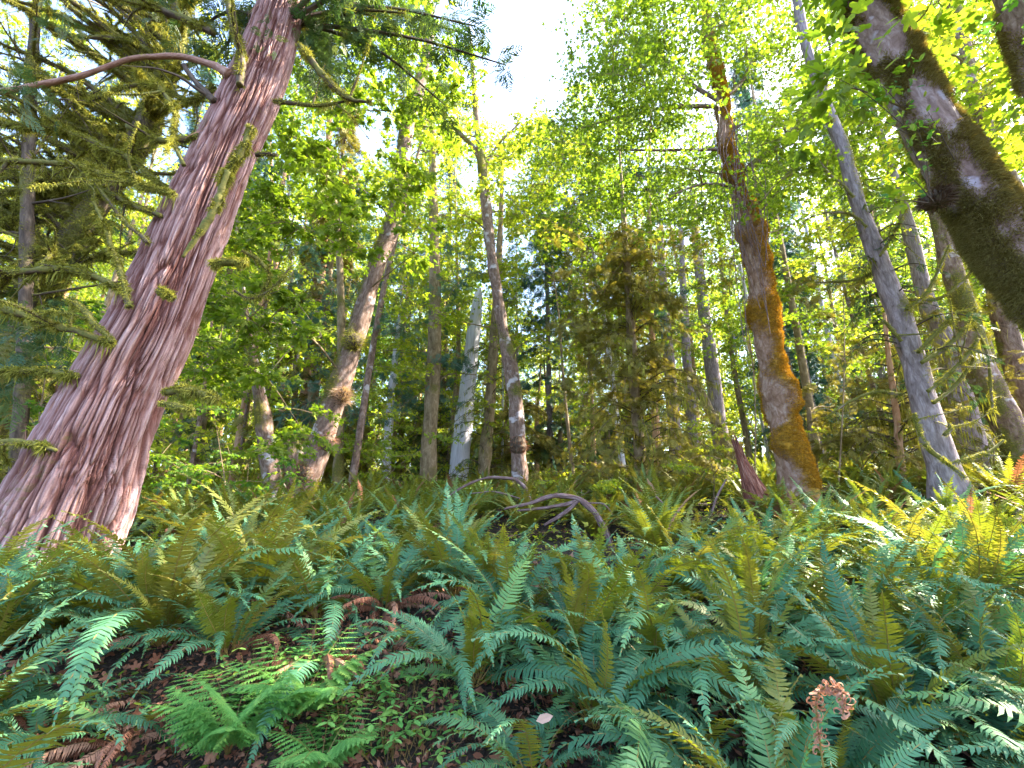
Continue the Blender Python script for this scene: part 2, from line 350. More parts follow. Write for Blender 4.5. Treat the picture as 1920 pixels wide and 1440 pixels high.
def leaf_cluster(mb, c, rad, n, size, mat, tpl=LEAF, flat=.3, up=.75, mean=0., twig=None, twigmat=1):
    """leaves on a few fanning twigs inside a flattened ball"""
    c = np.asarray(c, float); k = max(3, int(n / 9))
    a = rng.random(k) * 2 * math.pi; e = rng.normal(0, .35, k) * flat * 2
    d = np.stack([np.cos(a) * np.cos(e), np.sin(a) * np.cos(e), np.sin(e)], 1)
    ti = rng.integers(0, k, n); t = rng.random(n) ** .6
    r_ = rad * (.6 + .6 * rng.random(k))
    off = rng.normal(0, .11 * rad, (n, 3)) * np.array([1, 1, flat * 1.6])
    P = c + d[ti] * (t * r_[ti])[:, None] + off; P[:, 2] -= (t ** 2) * rad * .18
    x = nrm(d[ti] + rng.normal(0, .7, (n, 3)) + np.array([0, 0, -.35]))
    nn = nrm(np.array([0, 0, up]) + rng.normal(0, .38, (n, 3)))
    B = basis(x, nn)
    scatter(mb, tpl, B, P, size * rng.uniform(.55, 1.2, n), mat, tint=np.clip(rng.normal(.42 + mean, .24, n), 0, 1))
    if twig:
        for q in range(min(k, 7)):
            e_ = c + d[q] * r_[q]; e_[2] -= rad * .18
            tube(mb, resample([c, (c + e_) / 2 + np.array([0, 0, rad * .05]), e_], 4), np.linspace(twig, twig * .35, 4), 3, mat=twigmat, cap=False)

# ------------------------------------------------------------------ trunks
def bark_disp(amp=.06, f=(9, 9, 1.6), lump=.12, seed=0, mossamp=0.):
    f = np.array(f, float)
    def d(co, r, L, moss):
        n = ridge(fbm(co * f, 3, seed)); l = vn(co * np.array([1.3, 1.3, .9]) / max(float(r.mean()) * 3, .2), seed + 5) - .5
        out = r * (amp * (n - .5) * 2 + lump * l * 2)
        if mossamp: out = out + moss * mossamp * (.3 + fbm(co * 5.5, 3, seed + 9))
        return out
    return d
def px_path(pts, Y, n, Ylean=0.):
    """pts (px, py, width px) -> world path and radii; base first"""
    P = []; r = []
    for k, (a, b, wd) in enumerate(pts):
        y = Y + Ylean * k / max(len(pts) - 1, 1)
        P.append(at(a, b, y)); r.append(wd / 2 * depth_at(a, b, y) / F)
    q = np.array([(a, b) for a, b, _ in pts], float); tq = np.gradient(q, axis=0); tq /= np.maximum(np.linalg.norm(tq, axis=1, keepdims=True), 1e-6)
    u = ((q - [960, 720]) / F * np.stack([-tq[:, 1], tq[:, 0]], 1)).sum(1); r = np.array(r) / np.sqrt(1 + u * u)
    P = np.array(P); s = np.linspace(0, len(P) - 1, n)
    return resample(P, n), np.interp(s, np.arange(len(r)), r)
def rooted(P, r, flare=1.25):
    """carry the path down into the ground from its lowest visible point"""
    b = P[0]; g = gz(b[0], b[1]) - .25
    if b[2] <= g: return P, r
    d = P[0] - P[min(6, len(P) - 1)]; d = d / max(abs(d[2]), 1e-3); d[:2] = np.clip(d[:2], -.7, .7); d[2] = -1
    h = b[2] - g; k = max(2, int(h / .3)); t = np.linspace(1, 0, k, endpoint=False)[:, None]
    return np.vstack([b + d * h * t, P]), np.concatenate([r[0] * (1 + (flare - 1) * t[:, 0]), r])
MOSSY = lambda amt, side=None, seed=0, sc_=(2.2, 2.2, 1.3): (lambda co, Nn, L: np.clip((fbm(co * np.array(sc_), 3, seed) - (1 - amt) + (0 if side is None else .28 * (Nn @ np.array(side)))) * 4, 0, 1))

def trunk_obj(parent, P, r, mat, nu=24, disp=None, mossf=None, moss_mat=None, dens=0, slen=.05, swid=.004, seed=0, name='trunk', origin=(0, 0, 0), tipdisp=None, droop=.5):
    mb = MB(); V, Nn, ms = tube(mb, P, r, nu, disp, 0, 0, mossf, seed=seed, tipdisp=tipdisp)
    if dens and ms.max() > .3:
        area = 2 * math.pi * float(np.mean(r)) * np.linalg.norm(np.diff(P, axis=0), axis=1).sum()
        n = int(dens * area); i = rng.integers(0, len(V), n * 2); i = i[ms[i] > rng.random(len(i)) * .9 + .05][:n]
        j = np.roll(np.arange(len(V)), 1)
        Pp = V[i] + (V[j[i]] - V[i]) * rng.random((len(i), 1)) * .5 + rng.normal(0, .01, (len(i), 3))
        strands(mb, Pp, Nn[i], slen * rng.uniform(.5, 1.5, len(i)), swid, droop, 1)
    return mb.build(name, [M[mat], M[moss_mat or 'moss']], parent, smooth=True, origin=origin)
def limb_into(mb, P, r, bare=0, moss=1, mossy=1.0, nu=8, slen=.05, dens=90, swid=.0045, mossr=1.5):
    """branch: bark core with a lumpy coat of moss and hanging strands"""
    L = np.linalg.norm(np.diff(P, axis=0), axis=1).sum(); sd = int(rng.integers(0, 999))
    m = int(np.clip(L / .035, len(P), 140)); rr0 = np.interp(np.linspace(0, 1, m), np.linspace(0, 1, len(P)), r); P = resample(P, m)
    P = P + (vn(P * 5, sd % 40)[:, None] - .5) * np.minimum(rr0[:, None] * 1.2, .02) * np.array([1, 1, 1.5])
    if mossy > 0:
        def d(co, rr, LL, m_): return rr * (mossr - 1) * mossy * (2.6 * np.maximum(fbm(co * np.array([16, 16, 13]), 2, sd % 60) - .25, -.1))
        V, Nn, _ = tube(mb, P, rr0, nu, d, bare, 0, (lambda c_, N_, L_: np.clip(MOSSY(.42 + .42 * min(mossy, 1), (0, 0, 1), sd % 60, (6, 6, 5))(c_, N_, L_) + .3 * mossy, 0, 1.3)), seed=sd % 50)
        n = int(dens * 8 * L * mossy * (.4 + float(np.mean(r)) * 24)); i = rng.integers(0, len(V), n)
        D = Nn[i] * .9 + np.array([0, 0, -.5]) * (rng.random((n, 1)))
        ck = .25 + 2.2 * vn(V[i] * 8, sd % 30) ** 2; kp = vn(V[i] * 5, sd % 30 + 3) > .34; i = i[kp]; D = D[kp]; ck = ck[kp]; n = len(i); strands(mb, V[i] + rng.normal(0, .006, (n, 3)) - Nn[i] * .004, D, slen * rng.uniform(.3, 1.3, n) * ck, swid, .9, moss)
    else:
        tube(mb, P, rr0, nu, bark_disp(.08, (20, 20, 5), .1, sd), bare, 0, None, seed=sd % 50)
def branch_obj(parent, P, r, barkm='limb', mossm='moss', mossy=1., nu=8, twigs=0, origin=(0, 0, 0), label=None, slen=.05, dens=110, mossr=1.5, name='branch', hang=0.0):
    mb = MB(); limb_into(mb, P, r, 0, 1, mossy, nu, slen, dens, mossr=mossr)
    T = nrm(np.gradient(P, axis=0))
    for k in range(twigs):
        i = rng.integers(int(len(P) * .15), len(P) - 1); L = rng.uniform(.25, .9) * (1 + 6 * r[i])
        d = nrm(T[i] * rng.uniform(.3, 1.1) + rng.normal(0, .6, 3) + np.array([0, -.1, rng.uniform(-.6, .45)]))
        p1 = P[i] + d * L * .5 + rng.normal(0, .04, 3); p2 = P[i] + d * L + np.array([0, 0, rng.uniform(-.3, .2) * L])
        Q = resample([P[i], p1, p2], 6); limb_into(mb, Q, np.linspace(r[i] * .5 + .003, .003, 6), 0, 1, mossy * rng.choice([.4, 1, 1]), 5, slen * .8, dens * .8)
    if hang:
        n = int(hang * len(P)); i = rng.integers(0, len(P), n)
        strands(mb, P[i] + rng.normal(0, .01, (n, 3)), np.tile([0, 0, -1.], (n, 1)), rng.uniform(.08, .3, n), .007, 1., 1, jit=.35)
    o = mb.build(name, [M[barkm], M[mossm]], parent, smooth=True, origin=origin)
    if label: o['label'] = label
    return o
def twigs_line(mb, a, b, r0, sag=0., mat=0, n=6):
    a = np.asarray(a, float); b = np.asarray(b, float); m = (a + b) / 2 + np.array([0, 0, sag]) + rng.normal(0, .03, 3) * np.linalg.norm(b - a)
    P = resample([a, m, b], n); tube(mb, P, np.linspace(r0, r0 * .3, n), 5, mat=mat, cap=False); return P

# ================================================================== BIG CEDAR
cedL = [(-60, 1040), (-22, 960), (20, 905), (68, 825), (125, 722), (190, 620), (235, 530), (290, 410), (340, 310), (388, 210), (430, 125), (462, 50), (482, 0), (505, -80), (530, -200), (560, -380)]
cedR = [(232, 1090), (262, 1010), (285, 905), (303, 825), (330, 740), (378, 620), (407, 530), (448, 410), (482, 310), (524, 210), (556, 125), (572, 50), (580, 0), (590, -80), (605, -200), (622, -380)]
cpts = []
for (a, b), (c, d) in zip(cedL, cedR):
    cpts.append(((a + c) / 2, (b + d) / 2, (c - a) * .93 * (.95 if b > 300 else .97)))
CY = 6.0
P, r = px_path(cpts, CY, 900)
P, r = rooted(P, r, 1.12)
co0 = P[0].copy(); co0[2] += .2
cedar = empty('cedar_tree', co0, 'huge leaning cedar with pink furrowed bark filling the left side', 'tree')
def ced_crack(co):
    wp = co + (fbm(co * np.array([2.5, 2.5, .7]), 2, 31)[:, None] - .5) * np.array([.22, .22, 0])
    a = ridge(vn(wp * np.array([10, 10, .42]), 2)) ** 8; b = ridge(vn(wp * np.array([21, 21, .9]), 3)) ** 6
    c = ridge(vn(wp * np.array([44, 44, 1.9]), 4)) ** 4; e = ridge(vn(wp * np.array([85, 85, 4.0]), 6)) ** 3
    return a, b, c, e, vn(wp * np.array([26, 26, 3.2]), 9)
def ced_disp(co, rr, L, moss):
    f = fbm(co * np.array([2.2, 2.2, .16]), 2, 1); base = np.clip(1 - L / 4.5, 0, 1); a, b, c, e, q = ced_crack(co)
    k = np.clip(rr / .6, .5, 1.1)
    return k * (.2 * (f - .5) * (.5 + 1.6 * base) - .08 * a - .05 * b - .03 * c - .013 * e + .02 * q)
mb = MB()
V, Nn, _ = tube(mb, P, r, 760, ced_disp, 0, 0, lambda co, Nn, L: np.clip((fbm(co * np.array([3, 3, .9]), 3, 8) - .68) * 5 + .25 * np.clip((L - 6) / 5, 0, 1) * (Nn[:, 0] > .2), 0, .4))
a_, b_, c_, e_, q_ = ced_crack(mb.a['co'][0]); mb.a['tint'][0] = np.clip(.9 * a_ + .75 * b_ + .6 * c_ + .35 * e_ + .25 * (1 - q_) - .1, 0, 1)
# loose fibrous strips of bark
n = 700; i = rng.integers(0, len(V), n); i = i[(Nn[i][:, 1] < .3)]
T_, A_, B_ = frames(P); ax = T_[np.minimum(i // 760, len(P) - 1)]
strands(mb, V[i], ax * rng.choice([-1, 1], (len(i), 1)) + Nn[i] * .15, rng.uniform(.1, .45, len(i)), .006, .05, 1, jit=.25)
mb.build('trunk', [M['cedar'], M['limb']], cedar, smooth=True, origin=co0)
def ced_branch(pts, Y, wfac=1, twigs=3, mossy=1.1, Ylean=0., barkm='dark_bark', dens=210, label=None, slen=.065, hang=0, parent=None, og=None, **kw):
    P, r = px_path(pts, Y, 5 * len(pts), Ylean); T = parent or cedar
    return branch_obj(T, P, r * wfac, barkm, 'moss', mossy, 8, twigs, co0 if og is None else og, label, slen, dens, hang=hang, **kw)
ced_branch([(432, 140, 20), (400, 122, 13), (350, 108, 12), (300, 106, 12), (240, 112, 12), (160, 140, 13), (80, 158, 14), (0, 172, 14), (-90, 190, 14)], 5.6, mossy=0, twigs=0, barkm='limb', label='bare reddish arching limb')
ced_branch([(335, 362, 10), (300, 345, 11), (250, 300, 12), (200, 280, 13), (130, 250, 13), (60, 240, 12), (-60, 220, 12)], 5.7, .7, 6, hang=2)
ced_branch([(325, 365, 8), (270, 350, 11), (200, 330, 12), (150, 312, 13), (80, 305, 13), (-60, 300, 13)], 5.4, .7, 7, hang=3)
ced_branch([(222, 540, 10), (170, 515, 12), (120, 505, 14), (60, 508, 14), (-60, 525, 15)], 5.5, .8, 4, hang=3)
ced_branch([(210, 646, 9), (150, 622, 12), (100, 610, 13), (50, 590, 14), (-50, 560, 14)], 5.3, .8, 4, hang=2)
ced_branch([(145, 704, 8), (60, 695, 10), (-50, 702, 11)], 5.4, .8, 2, hang=1)
ced_branch([(105, 845, 8), (50, 830, 10), (-50, 828, 10)], 5.3, .8, 2)
ced_branch([(243, 575, 10), (225, 510, 10), (205, 450, 9), (190, 410, 8), (175, 380, 6)], 5.3, .8, 1)
ced_branch([(278, 455, 9), (240, 420, 8), (210, 385, 8), (180, 345, 6)], 5.4, .8, 1, .5)
ced_branch([(302, 405, 9), (250, 385, 9), (200, 360, 9), (130, 330, 8)], 5.5, .8, 3)
ced_branch([(207, 642, 8), (165, 590, 11), (135, 560, 8)], 5.2, .9, 1)
ced_branch([(402, 190, 13), (372, 160, 10), (345, 122, 8)], 5.6, 1, 1, 0, barkm='dark_bark')
ced_branch([(450, 160, 14), (452, 100, 13), (438, 50, 13), (425, -20, 12)], 5.5, 1, 2, .4, barkm='dark_bark')
ced_branch([(370, 255, 10), (330, 262, 12), (290, 262, 12), (240, 235, 10)], 5.6, .8, 4)
ced_branch([(345, 310, 8), (325, 265, 8), (328, 210, 9), (300, 165, 8), (280, 140, 6)], 5.3, .8, 2)
ced_branch([(400, 60, 14), (330, 30, 14), (260, 5, 14), (150, -20, 14)], 5.8, .9, 6, .7)
ced_branch([(515, 190, 8), (550, 194, 8), (600, 198, 7), (655, 188, 4)], 5.9, .9, 2, .6)
ced_branch([(562, 85, 10), (590, 120, 13), (622, 160, 13), (655, 185, 10), (695, 192, 5)], 5.8, .8, 1, .8)
ced_branch([(480, 290, 10), (500, 289, 9), (520, 291, 7)], 5.5, .9, 0, .3)
ced_branch([(470, 240, 20), (452, 285, 22), (430, 322, 20), (408, 350, 10)], 5.28, .6, 0, 1., hang=0, dens=400, label='thick mossy stub lying against the trunk')
ced_branch([(428, 322, 18), (408, 380, 20), (380, 430, 20), (342, 482, 10)], 5.2, .6, 0, 1., dens=400)
ced_branch([(308, 735, 12), (350, 733, 18), (405, 750, 12)], 5.5, .7, 1, 1., hang=2, dens=300)
ced_branch([(300, 757, 10), (335, 762, 13), (365, 768, 8)], 5.3, .7, 0, 1., dens=300)
ced_branch([(398, 494, 12), (430, 491, 15), (465, 492, 9)], 5.5, .7, 0, 1., dens=300)
ced_branch([(455, 470, 7), (490, 492, 7), (505, 520, 6), (485, 560, 4)], 6.3, .8, 2, .7)
ced_branch([(440, 545, 6), (470, 560, 6), (510, 540, 5), (545, 500, 3)], 6.3, .8, 2, .5)
ced_branch([(300, 545, 14), (312, 552, 16), (322, 560, 10)], 5.25, .7, 0, 1., dens=500)
ced_branch([(400, 160, 12), (360, 190, 10), (310, 170, 9), (250, 160, 8), (170, 190, 7)], 5.9, .8, 5)
ced_branch([(560, 50, 10), (610, 38, 10), (680, 20, 8), (760, 25, 4)], 6.2, .8, 3, .3, barkm='dark_bark')
# the cedar's crown above the frame and dark sprays near the top
mb = MB(); top = P[-1]
for k in range(46):
    s = k / 46; ang = rng.random() * 2 * math.pi; ln = rng.uniform(2.2, 4.6) * (1 - .4 * s)
    base = P[int(len(P) * (.72 + .27 * s)) - 1]
    e = base + np.array([math.cos(ang) * ln, math.sin(ang) * ln, rng.uniform(.3, 1.4)])
    Q = twigs_line(mb, base, e, .05, .4, 1, 10)
    n = 34; i = rng.integers(3, 10, n); x = nrm(np.gradient(Q, axis=0)[i] + rng.normal(0, .6, (n, 3)) + np.array([0, 0, -.5]))
    scatter(mb, SPRAY[k % 3], basis(x, nrm(rng.normal(0, .5, (n, 3)) + np.array([0, 0, 1.]))), Q[i] + rng.normal(0, .18, (n, 3)), rng.uniform(.3, .65, n))
for (a, b, y, n, s) in [(500, 60, 5.4, 14, .2), (30, 170, 5, 34, .3), (60, 620, 6.2, 40, .35), (20, 700, 6.2, 50, .4), (110, 640, 6.6, 30, .35), (620, 90, 6.3, 60, .3), (560, 30, 6, 30, .3), (690, 60, 6.5, 50, .3), (640, 10, 6, 40, .35), (300, 20, 6.3, 30, .3), (120, 40, 6.3, 40, .3), (740, 40, 6.8, 30, .3)]:
    c = at(a, b, y); x = nrm(rng.normal(0, .7, (n, 3)) + np.array([0, 0, -.5]))
    scatter(mb, SPRAY[n % 3], basis(x, nrm(rng.normal(0, .6, (n, 3)) + np.array([0, -.4, 1.]))), c + rng.normal(0, .22, (n, 3)) * (s / .3), s * rng.uniform(.6, 1.2, n))
mb.build('crown', [M['conifer'], M['dark_bark']], cedar, origin=co0)

# ================================================================== generic tree maker
TR = {}
def tree(key, name, label, cat, pts, Y, mat, n=90, nu=20, ext=0., moss=.35, side=None, dens=0, moss_mat='moss', amp=.07, lump=.14, mossamp=0., slen=.05, seed=1, group=None, Ylean=0., root=True, flare=1.25, tipdisp=None, swid=.004, bf=(9, 9, 1.6), mscale=(2.2, 2.2, 1.3)):
    P, r = px_path(pts, Y, n, Ylean)
    if root: P, r = rooted(P, r, flare)
    if ext:
        d = nrm(P[-1] - P[-6]); k = int(ext / .4) + 2; t = np.linspace(0, 1, k + 1)[1:, None]
        q = P[-1] + d * ext * t + np.array([0, 0, 1.]) * ext * .15 * t ** 2; P = np.vstack([P, q]); r = np.concatenate([r, r[-1] * (1 - .8 * t[:, 0])])
    o = P[0].copy(); o[2] += .2
    e = empty(name, o, label, cat, group)
    trunk_obj(e, P, r, mat, nu, bark_disp(amp, bf, lump, seed, mossamp), MOSSY(moss, side, seed, mscale) if moss else None, moss_mat, dens, slen, swid, seed, origin=o, tipdisp=tipdisp)
    TR[key] = (e, o, P, r); return TR[key]

# leaning maple left of centre
tree('lean', 'maple_tree', 'slender leaning maple with dark burls, sunlit halfway up its pale trunk', 'tree',
     [(556, 985, 54), (572, 920, 45), (595, 850, 43), (622, 770, 42), (645, 700, 38), (668, 630, 33), (690, 555, 30), (712, 485, 29), (738, 420, 29), (752, 360, 28), (757, 290, 27), (766, 230, 25), (782, 175, 22), (800, 120, 19), (806, 50, 14), (800, -20, 12)],
     12, 'maple_bark', 200, 30, 5, .45, (-.9, -.2, 0), 500, mossamp=.05, seed=2, slen=.07)
e, o, P, r = TR['lean']
def epiphyte(key, px, py, Y, R0, n, mat, name='burl', slen=.14, label=None, sq=1.6):
    e, o, P, r = TR[key]; c = at(px, py, Y); mb = MB()
    Q = resample([c + np.array([0, 0, -R0 * sq]), c, c + np.array([0, 0, R0 * sq])], 18); rr = R0 * np.sqrt(np.clip(1 - np.linspace(-1, 1, 18) ** 2, .0, 1)) + .01
    V, Nn, _ = tube(mb, Q, rr, 20, bark_disp(.25, (14, 14, 14), .3, n % 7), 0, 0)
    i = rng.integers(0, len(V), n); strands(mb, V[i], Nn[i], slen * rng.uniform(.4, 1.4, n), .004, .35, 1)
    ob = mb.build(name, [M['dark_bark'], M[mat]], e, smooth=True, origin=o)
    if label: ob['label'] = label
epiphyte('lean', 612, 828, 11.9, .17, 600, 'fern_dead', label='dark shaggy burl')
epiphyte('lean', 572, 890, 11.85, .19, 700, 'fern_dead', label='dark shaggy burl')
epiphyte('lean', 642, 742, 11.8, .13, 800, 'pale_leaf', 'dead_fern_tuft', .24, 'pale sunlit tuft of dead fronds')
epiphyte('lean', 664, 640, 11.75, .16, 500, 'moss', 'moss_tuft', .3)

tree('straight', 'fir_tree', 'straight thin brown trunk left of the bleached snag', 'tree',
     [(803, 940, 30), (804, 850, 28), (810, 740, 27), (815, 620, 24), (815, 500, 20), (813, 400, 17), (811, 300, 13), (808, 180, 8)], 17, 'far_bark', 120, 18, 2, .5, None, 150, seed=3)
tree('snag', 'dead_snag', 'bleached white dead trunk with a broken pointed top', 'snag',
     [(858, 925, 36), (863, 860, 34), (872, 770, 31), (882, 680, 27), (890, 610, 22), (896, 560, 16), (899, 540, 7)], 21, 'white_wood', 90, 20, 0, .0, amp=.1, lump=.1, seed=4)
tree('mid', 'maple_tree', 'tall thin maple with flaking mottled bark at the centre, below the sky gap', 'tree',
     [(980, 940, 33), (973, 860, 30), (967, 760, 27), (957, 690, 25), (943, 620, 22), (932, 550, 20), (922, 480, 19), (915, 420, 18), (908, 350, 17), (901, 290, 15), (894, 220, 11), (888, 150, 8)],
     15, 'maple_bark', 200, 22, 3, .55, None, 420, seed=5, lump=.2)
e, o, P_, r_ = TR['mid']
for pts in ([(903, 300, 10), (880, 268, 8), (850, 240, 7), (820, 222, 4)], [(905, 320, 5), (935, 270, 4), (975, 230, 2)]):
    P, r = px_path(pts, 15, 14); branch_obj(e, P, r, 'maple_bark', 'moss', .6, 6, 2, o, dens=60)
epiphyte('mid', 972, 835, 14.85, .2, 400, 'fern_dead')
tree('orange', 'maple_tree', 'twisted maple cloaked in orange moss with a bare forked top', 'tree',
     [(1488, 915, 58), (1480, 865, 56), (1468, 800, 55), (1456, 735, 50), (1441, 670, 42), (1430, 600, 39), (1422, 545, 36), (1414, 490, 36), (1402, 425, 31), (1384, 375, 25), (1368, 320, 19), (1357, 262, 16), (1350, 195, 13), (1340, 140, 12), (1325, 60, 9)],
     10, 'orange_bark', 420, 96, 1.5, .68, (.7, -.15, 0), 7000, 'moss_orange', amp=.05, lump=.34, mossamp=.17, slen=.045, seed=12)
e, o, P_, r_ = TR['orange']
for pts, y0, yl, ms in ([(1350, 190, 12), (1300, 160, 10), (1240, 110, 9), (1180, 70, 6), (1110, 20, 4)], 10, 1, 0), ([(1352, 200, 9), (1280, 200, 8), (1180, 215, 5), (1090, 240, 3)], 10, 0, .3), \
        ([(1350, 280, 6), (1240, 282, 5), (1130, 280, 3)], 10, -.5, 0), ([(1348, 190, 8), (1385, 160, 7), (1420, 110, 5), (1480, 80, 3)], 10, 1, .5), ([(1400, 320, 7), (1440, 285, 8), (1480, 250, 8), (1530, 215, 6)], 9.6, 0, 1), \
        ([(1375, 350, 6), (1320, 345, 5), (1260, 365, 3)], 9.8, -.5, 0):
    P, r = px_path(pts, y0, 20, yl); branch_obj(e, P, r, 'maple_bark', 'moss', ms, 6, 6, o, dens=60)
# hanging bare vines on the orange tree
mb = MB()
for k in range(26):
    a = rng.uniform(1345, 1400); b = rng.uniform(180, 420); P, r = px_path([(a, b, 3), (a + rng.uniform(-30, 40), b + 70, 2.5), (a + rng.uniform(10, 60), b + rng.uniform(120, 260), 2)], 9.5, 12)
    tube(mb, P, r * .8, 4, mat=0, cap=False)
mb.build('vine', [M['stick']], e, origin=o)

tree('purple', 'hemlock_tree', 'leaning purplish grey trunk with long mossy limbs on its right', 'tree',
     [(1782, 925, 78), (1768, 870, 62), (1750, 810, 56), (1730, 740, 52), (1710, 670, 50), (1692, 610, 46), (1670, 545, 42), (1650, 490, 38), (1628, 430, 33), (1604, 370, 30), (1586, 305, 28), (1566, 240, 25), (1535, 160, 22), (1510, 80, 20), (1495, 0, 19), (1480, -100, 15)],
     9, 'grey_bark', 260, 40, 5, .38, (.5, -.1, 0), 600, mossamp=.04, seed=9, slen=.06)
e, o, P_, r_ = TR['purple']
for pts, y0, hg in [([(1722, 660, 8), (1755, 625, 9), (1790, 590, 9), (1830, 580, 7)], 8.6, 1), ([(1728, 680, 9), (1775, 650, 10), (1810, 615, 9), (1838, 585, 6)], 8.5, 1),
                    ([(1740, 735, 9), (1775, 705, 10), (1815, 665, 9), (1835, 635, 6)], 8.4, 1), ([(1750, 755, 8), (1790, 725, 9), (1822, 680, 7), (1828, 660, 4)], 8.5, 0), ([(1690, 640, 9), (1670, 615, 8), (1655, 600, 5)], 8.6, 0),
                    ([(1810, 895, 6), (1780, 870, 9), (1740, 840, 10), (1720, 800, 10), (1715, 775, 7)], 8.2, 0), ([(1775, 870, 6), (1830, 855, 7), (1860, 842, 7), (1882, 825, 4)], 8.3, 0), ([(1770, 815, 9), (1782, 805, 11), (1780, 795, 6)], 8.5, 0),
                    ([(1700, 580, 7), (1740, 545, 7), (1780, 460, 5)], 8.7, 1), ([(1680, 560, 6), (1770, 555, 6), (1850, 480, 4)], 9.2, 1), ([(1625, 425, 6), (1590, 400, 6), (1550, 398, 4)], 8.7, 0), ([(1600, 370, 6), (1575, 340, 5), (1545, 320, 3)], 8.7, 0),
                    ([(1650, 480, 6), (1680, 430, 5), (1700, 390, 3)], 8.7, 0), ([(1560, 230, 8), (1535, 210, 12), (1510, 220, 12), (1500, 260, 6)], 8.7, 2), ([(1690, 740, 7), (1640, 735, 7), (1580, 760, 5), (1550, 785, 3)], 9.2, 2),
                    ([(1640, 510, 5), (1600, 525, 5), (1530, 530, 3)], 9.2, 1), ([(1820, 600, 6), (1850, 660, 6), (1858, 730, 7), (1862, 780, 4)], 8.6, 1)]:
    P, r = px_path(pts, y0, 5 * len(pts)); branch_obj(e, P, r * .75, 'grey_bark', 'moss', .9, 7, 2, o, dens=90, hang=hg, slen=.06)

tree('diag', 'maple_tree', 'thick shaggy trunk slanting across the top right corner, close to the camera', 'tree',
     [(2270, 1010, 165), (2200, 900, 155), (2100, 750, 142), (1996, 600, 134), (1924, 505, 130), (1858, 415, 126), (1800, 330, 120), (1742, 235, 110), (1690, 132, 100), (1650, 62, 92), (1614, 0, 86), (1570, -80, 80), (1500, -200, 74)],
     4.6, 'shaggy', 420, 120, 5, .58, (.1, -.1, -.3), 9000, 'moss_brown', amp=.06, lump=.16, mossamp=.04, slen=.06, seed=21, swid=.003, mscale=(4, 4, 1.6))
e, o, P_, r_ = TR['diag']
epiphyte('diag', 1756, 372, 4.45, .10, 900, 'rachis_dark', 'burl', .1, 'black ragged burl on the underside', 1.0)
mb = MB()   # thin leafy shoots sprouting from the trunk
for (a, b, c, d) in [(1750, 378, 1650, 300), (1745, 370, 1690, 250), (1740, 380, 1640, 370), (1700, 250, 1600, 190), (1745, 372, 1720, 240), (1720, 300, 1690, 210), (1700, 240, 1500, 120), (1690, 200, 1640, 150), (1760, 270, 1700, 230), (1790, 300, 1740, 210)]:
    Q = twigs_line(mb, at(a, b, 4.2), at(c, d, 3.9), .006, .06, 1, 9); n = 12; i = rng.integers(3, 9, n)
    scatter(mb, OVAL, basis(rng.normal(0, 1, (n, 3)), nrm(rng.normal(0, .6, (n, 3)) + np.array([0, -.5, .8]))), Q[i] + rng.normal(0, .04, (n, 3)), rng.uniform(.05, .1, n))
for (a, b) in [(1705, 150), (1735, 165), (1690, 165), (1670, 175), (1700, 205), (1707, 195), (1662, 160), (1750, 250), (1725, 370), (1740, 355), (1705, 340), (1720, 115), (1695, 110), (1712, 120), (1700, 175), (1675, 155), (1708, 128), (1712, 150), (1730, 310)]:
    n = 2; scatter(mb, OVAL, basis(rng.normal(0, 1, (n, 3)), nrm(rng.normal(0, .4, (n, 3)) + np.array([0, -1, .4]))), at(a, b, 4.2) + rng.normal(0, .02, (n, 3)), rng.uniform(.06, .1, n))
mb.build('shoot', [M['maple_green'], M['dark_bark']], e, origin=o)

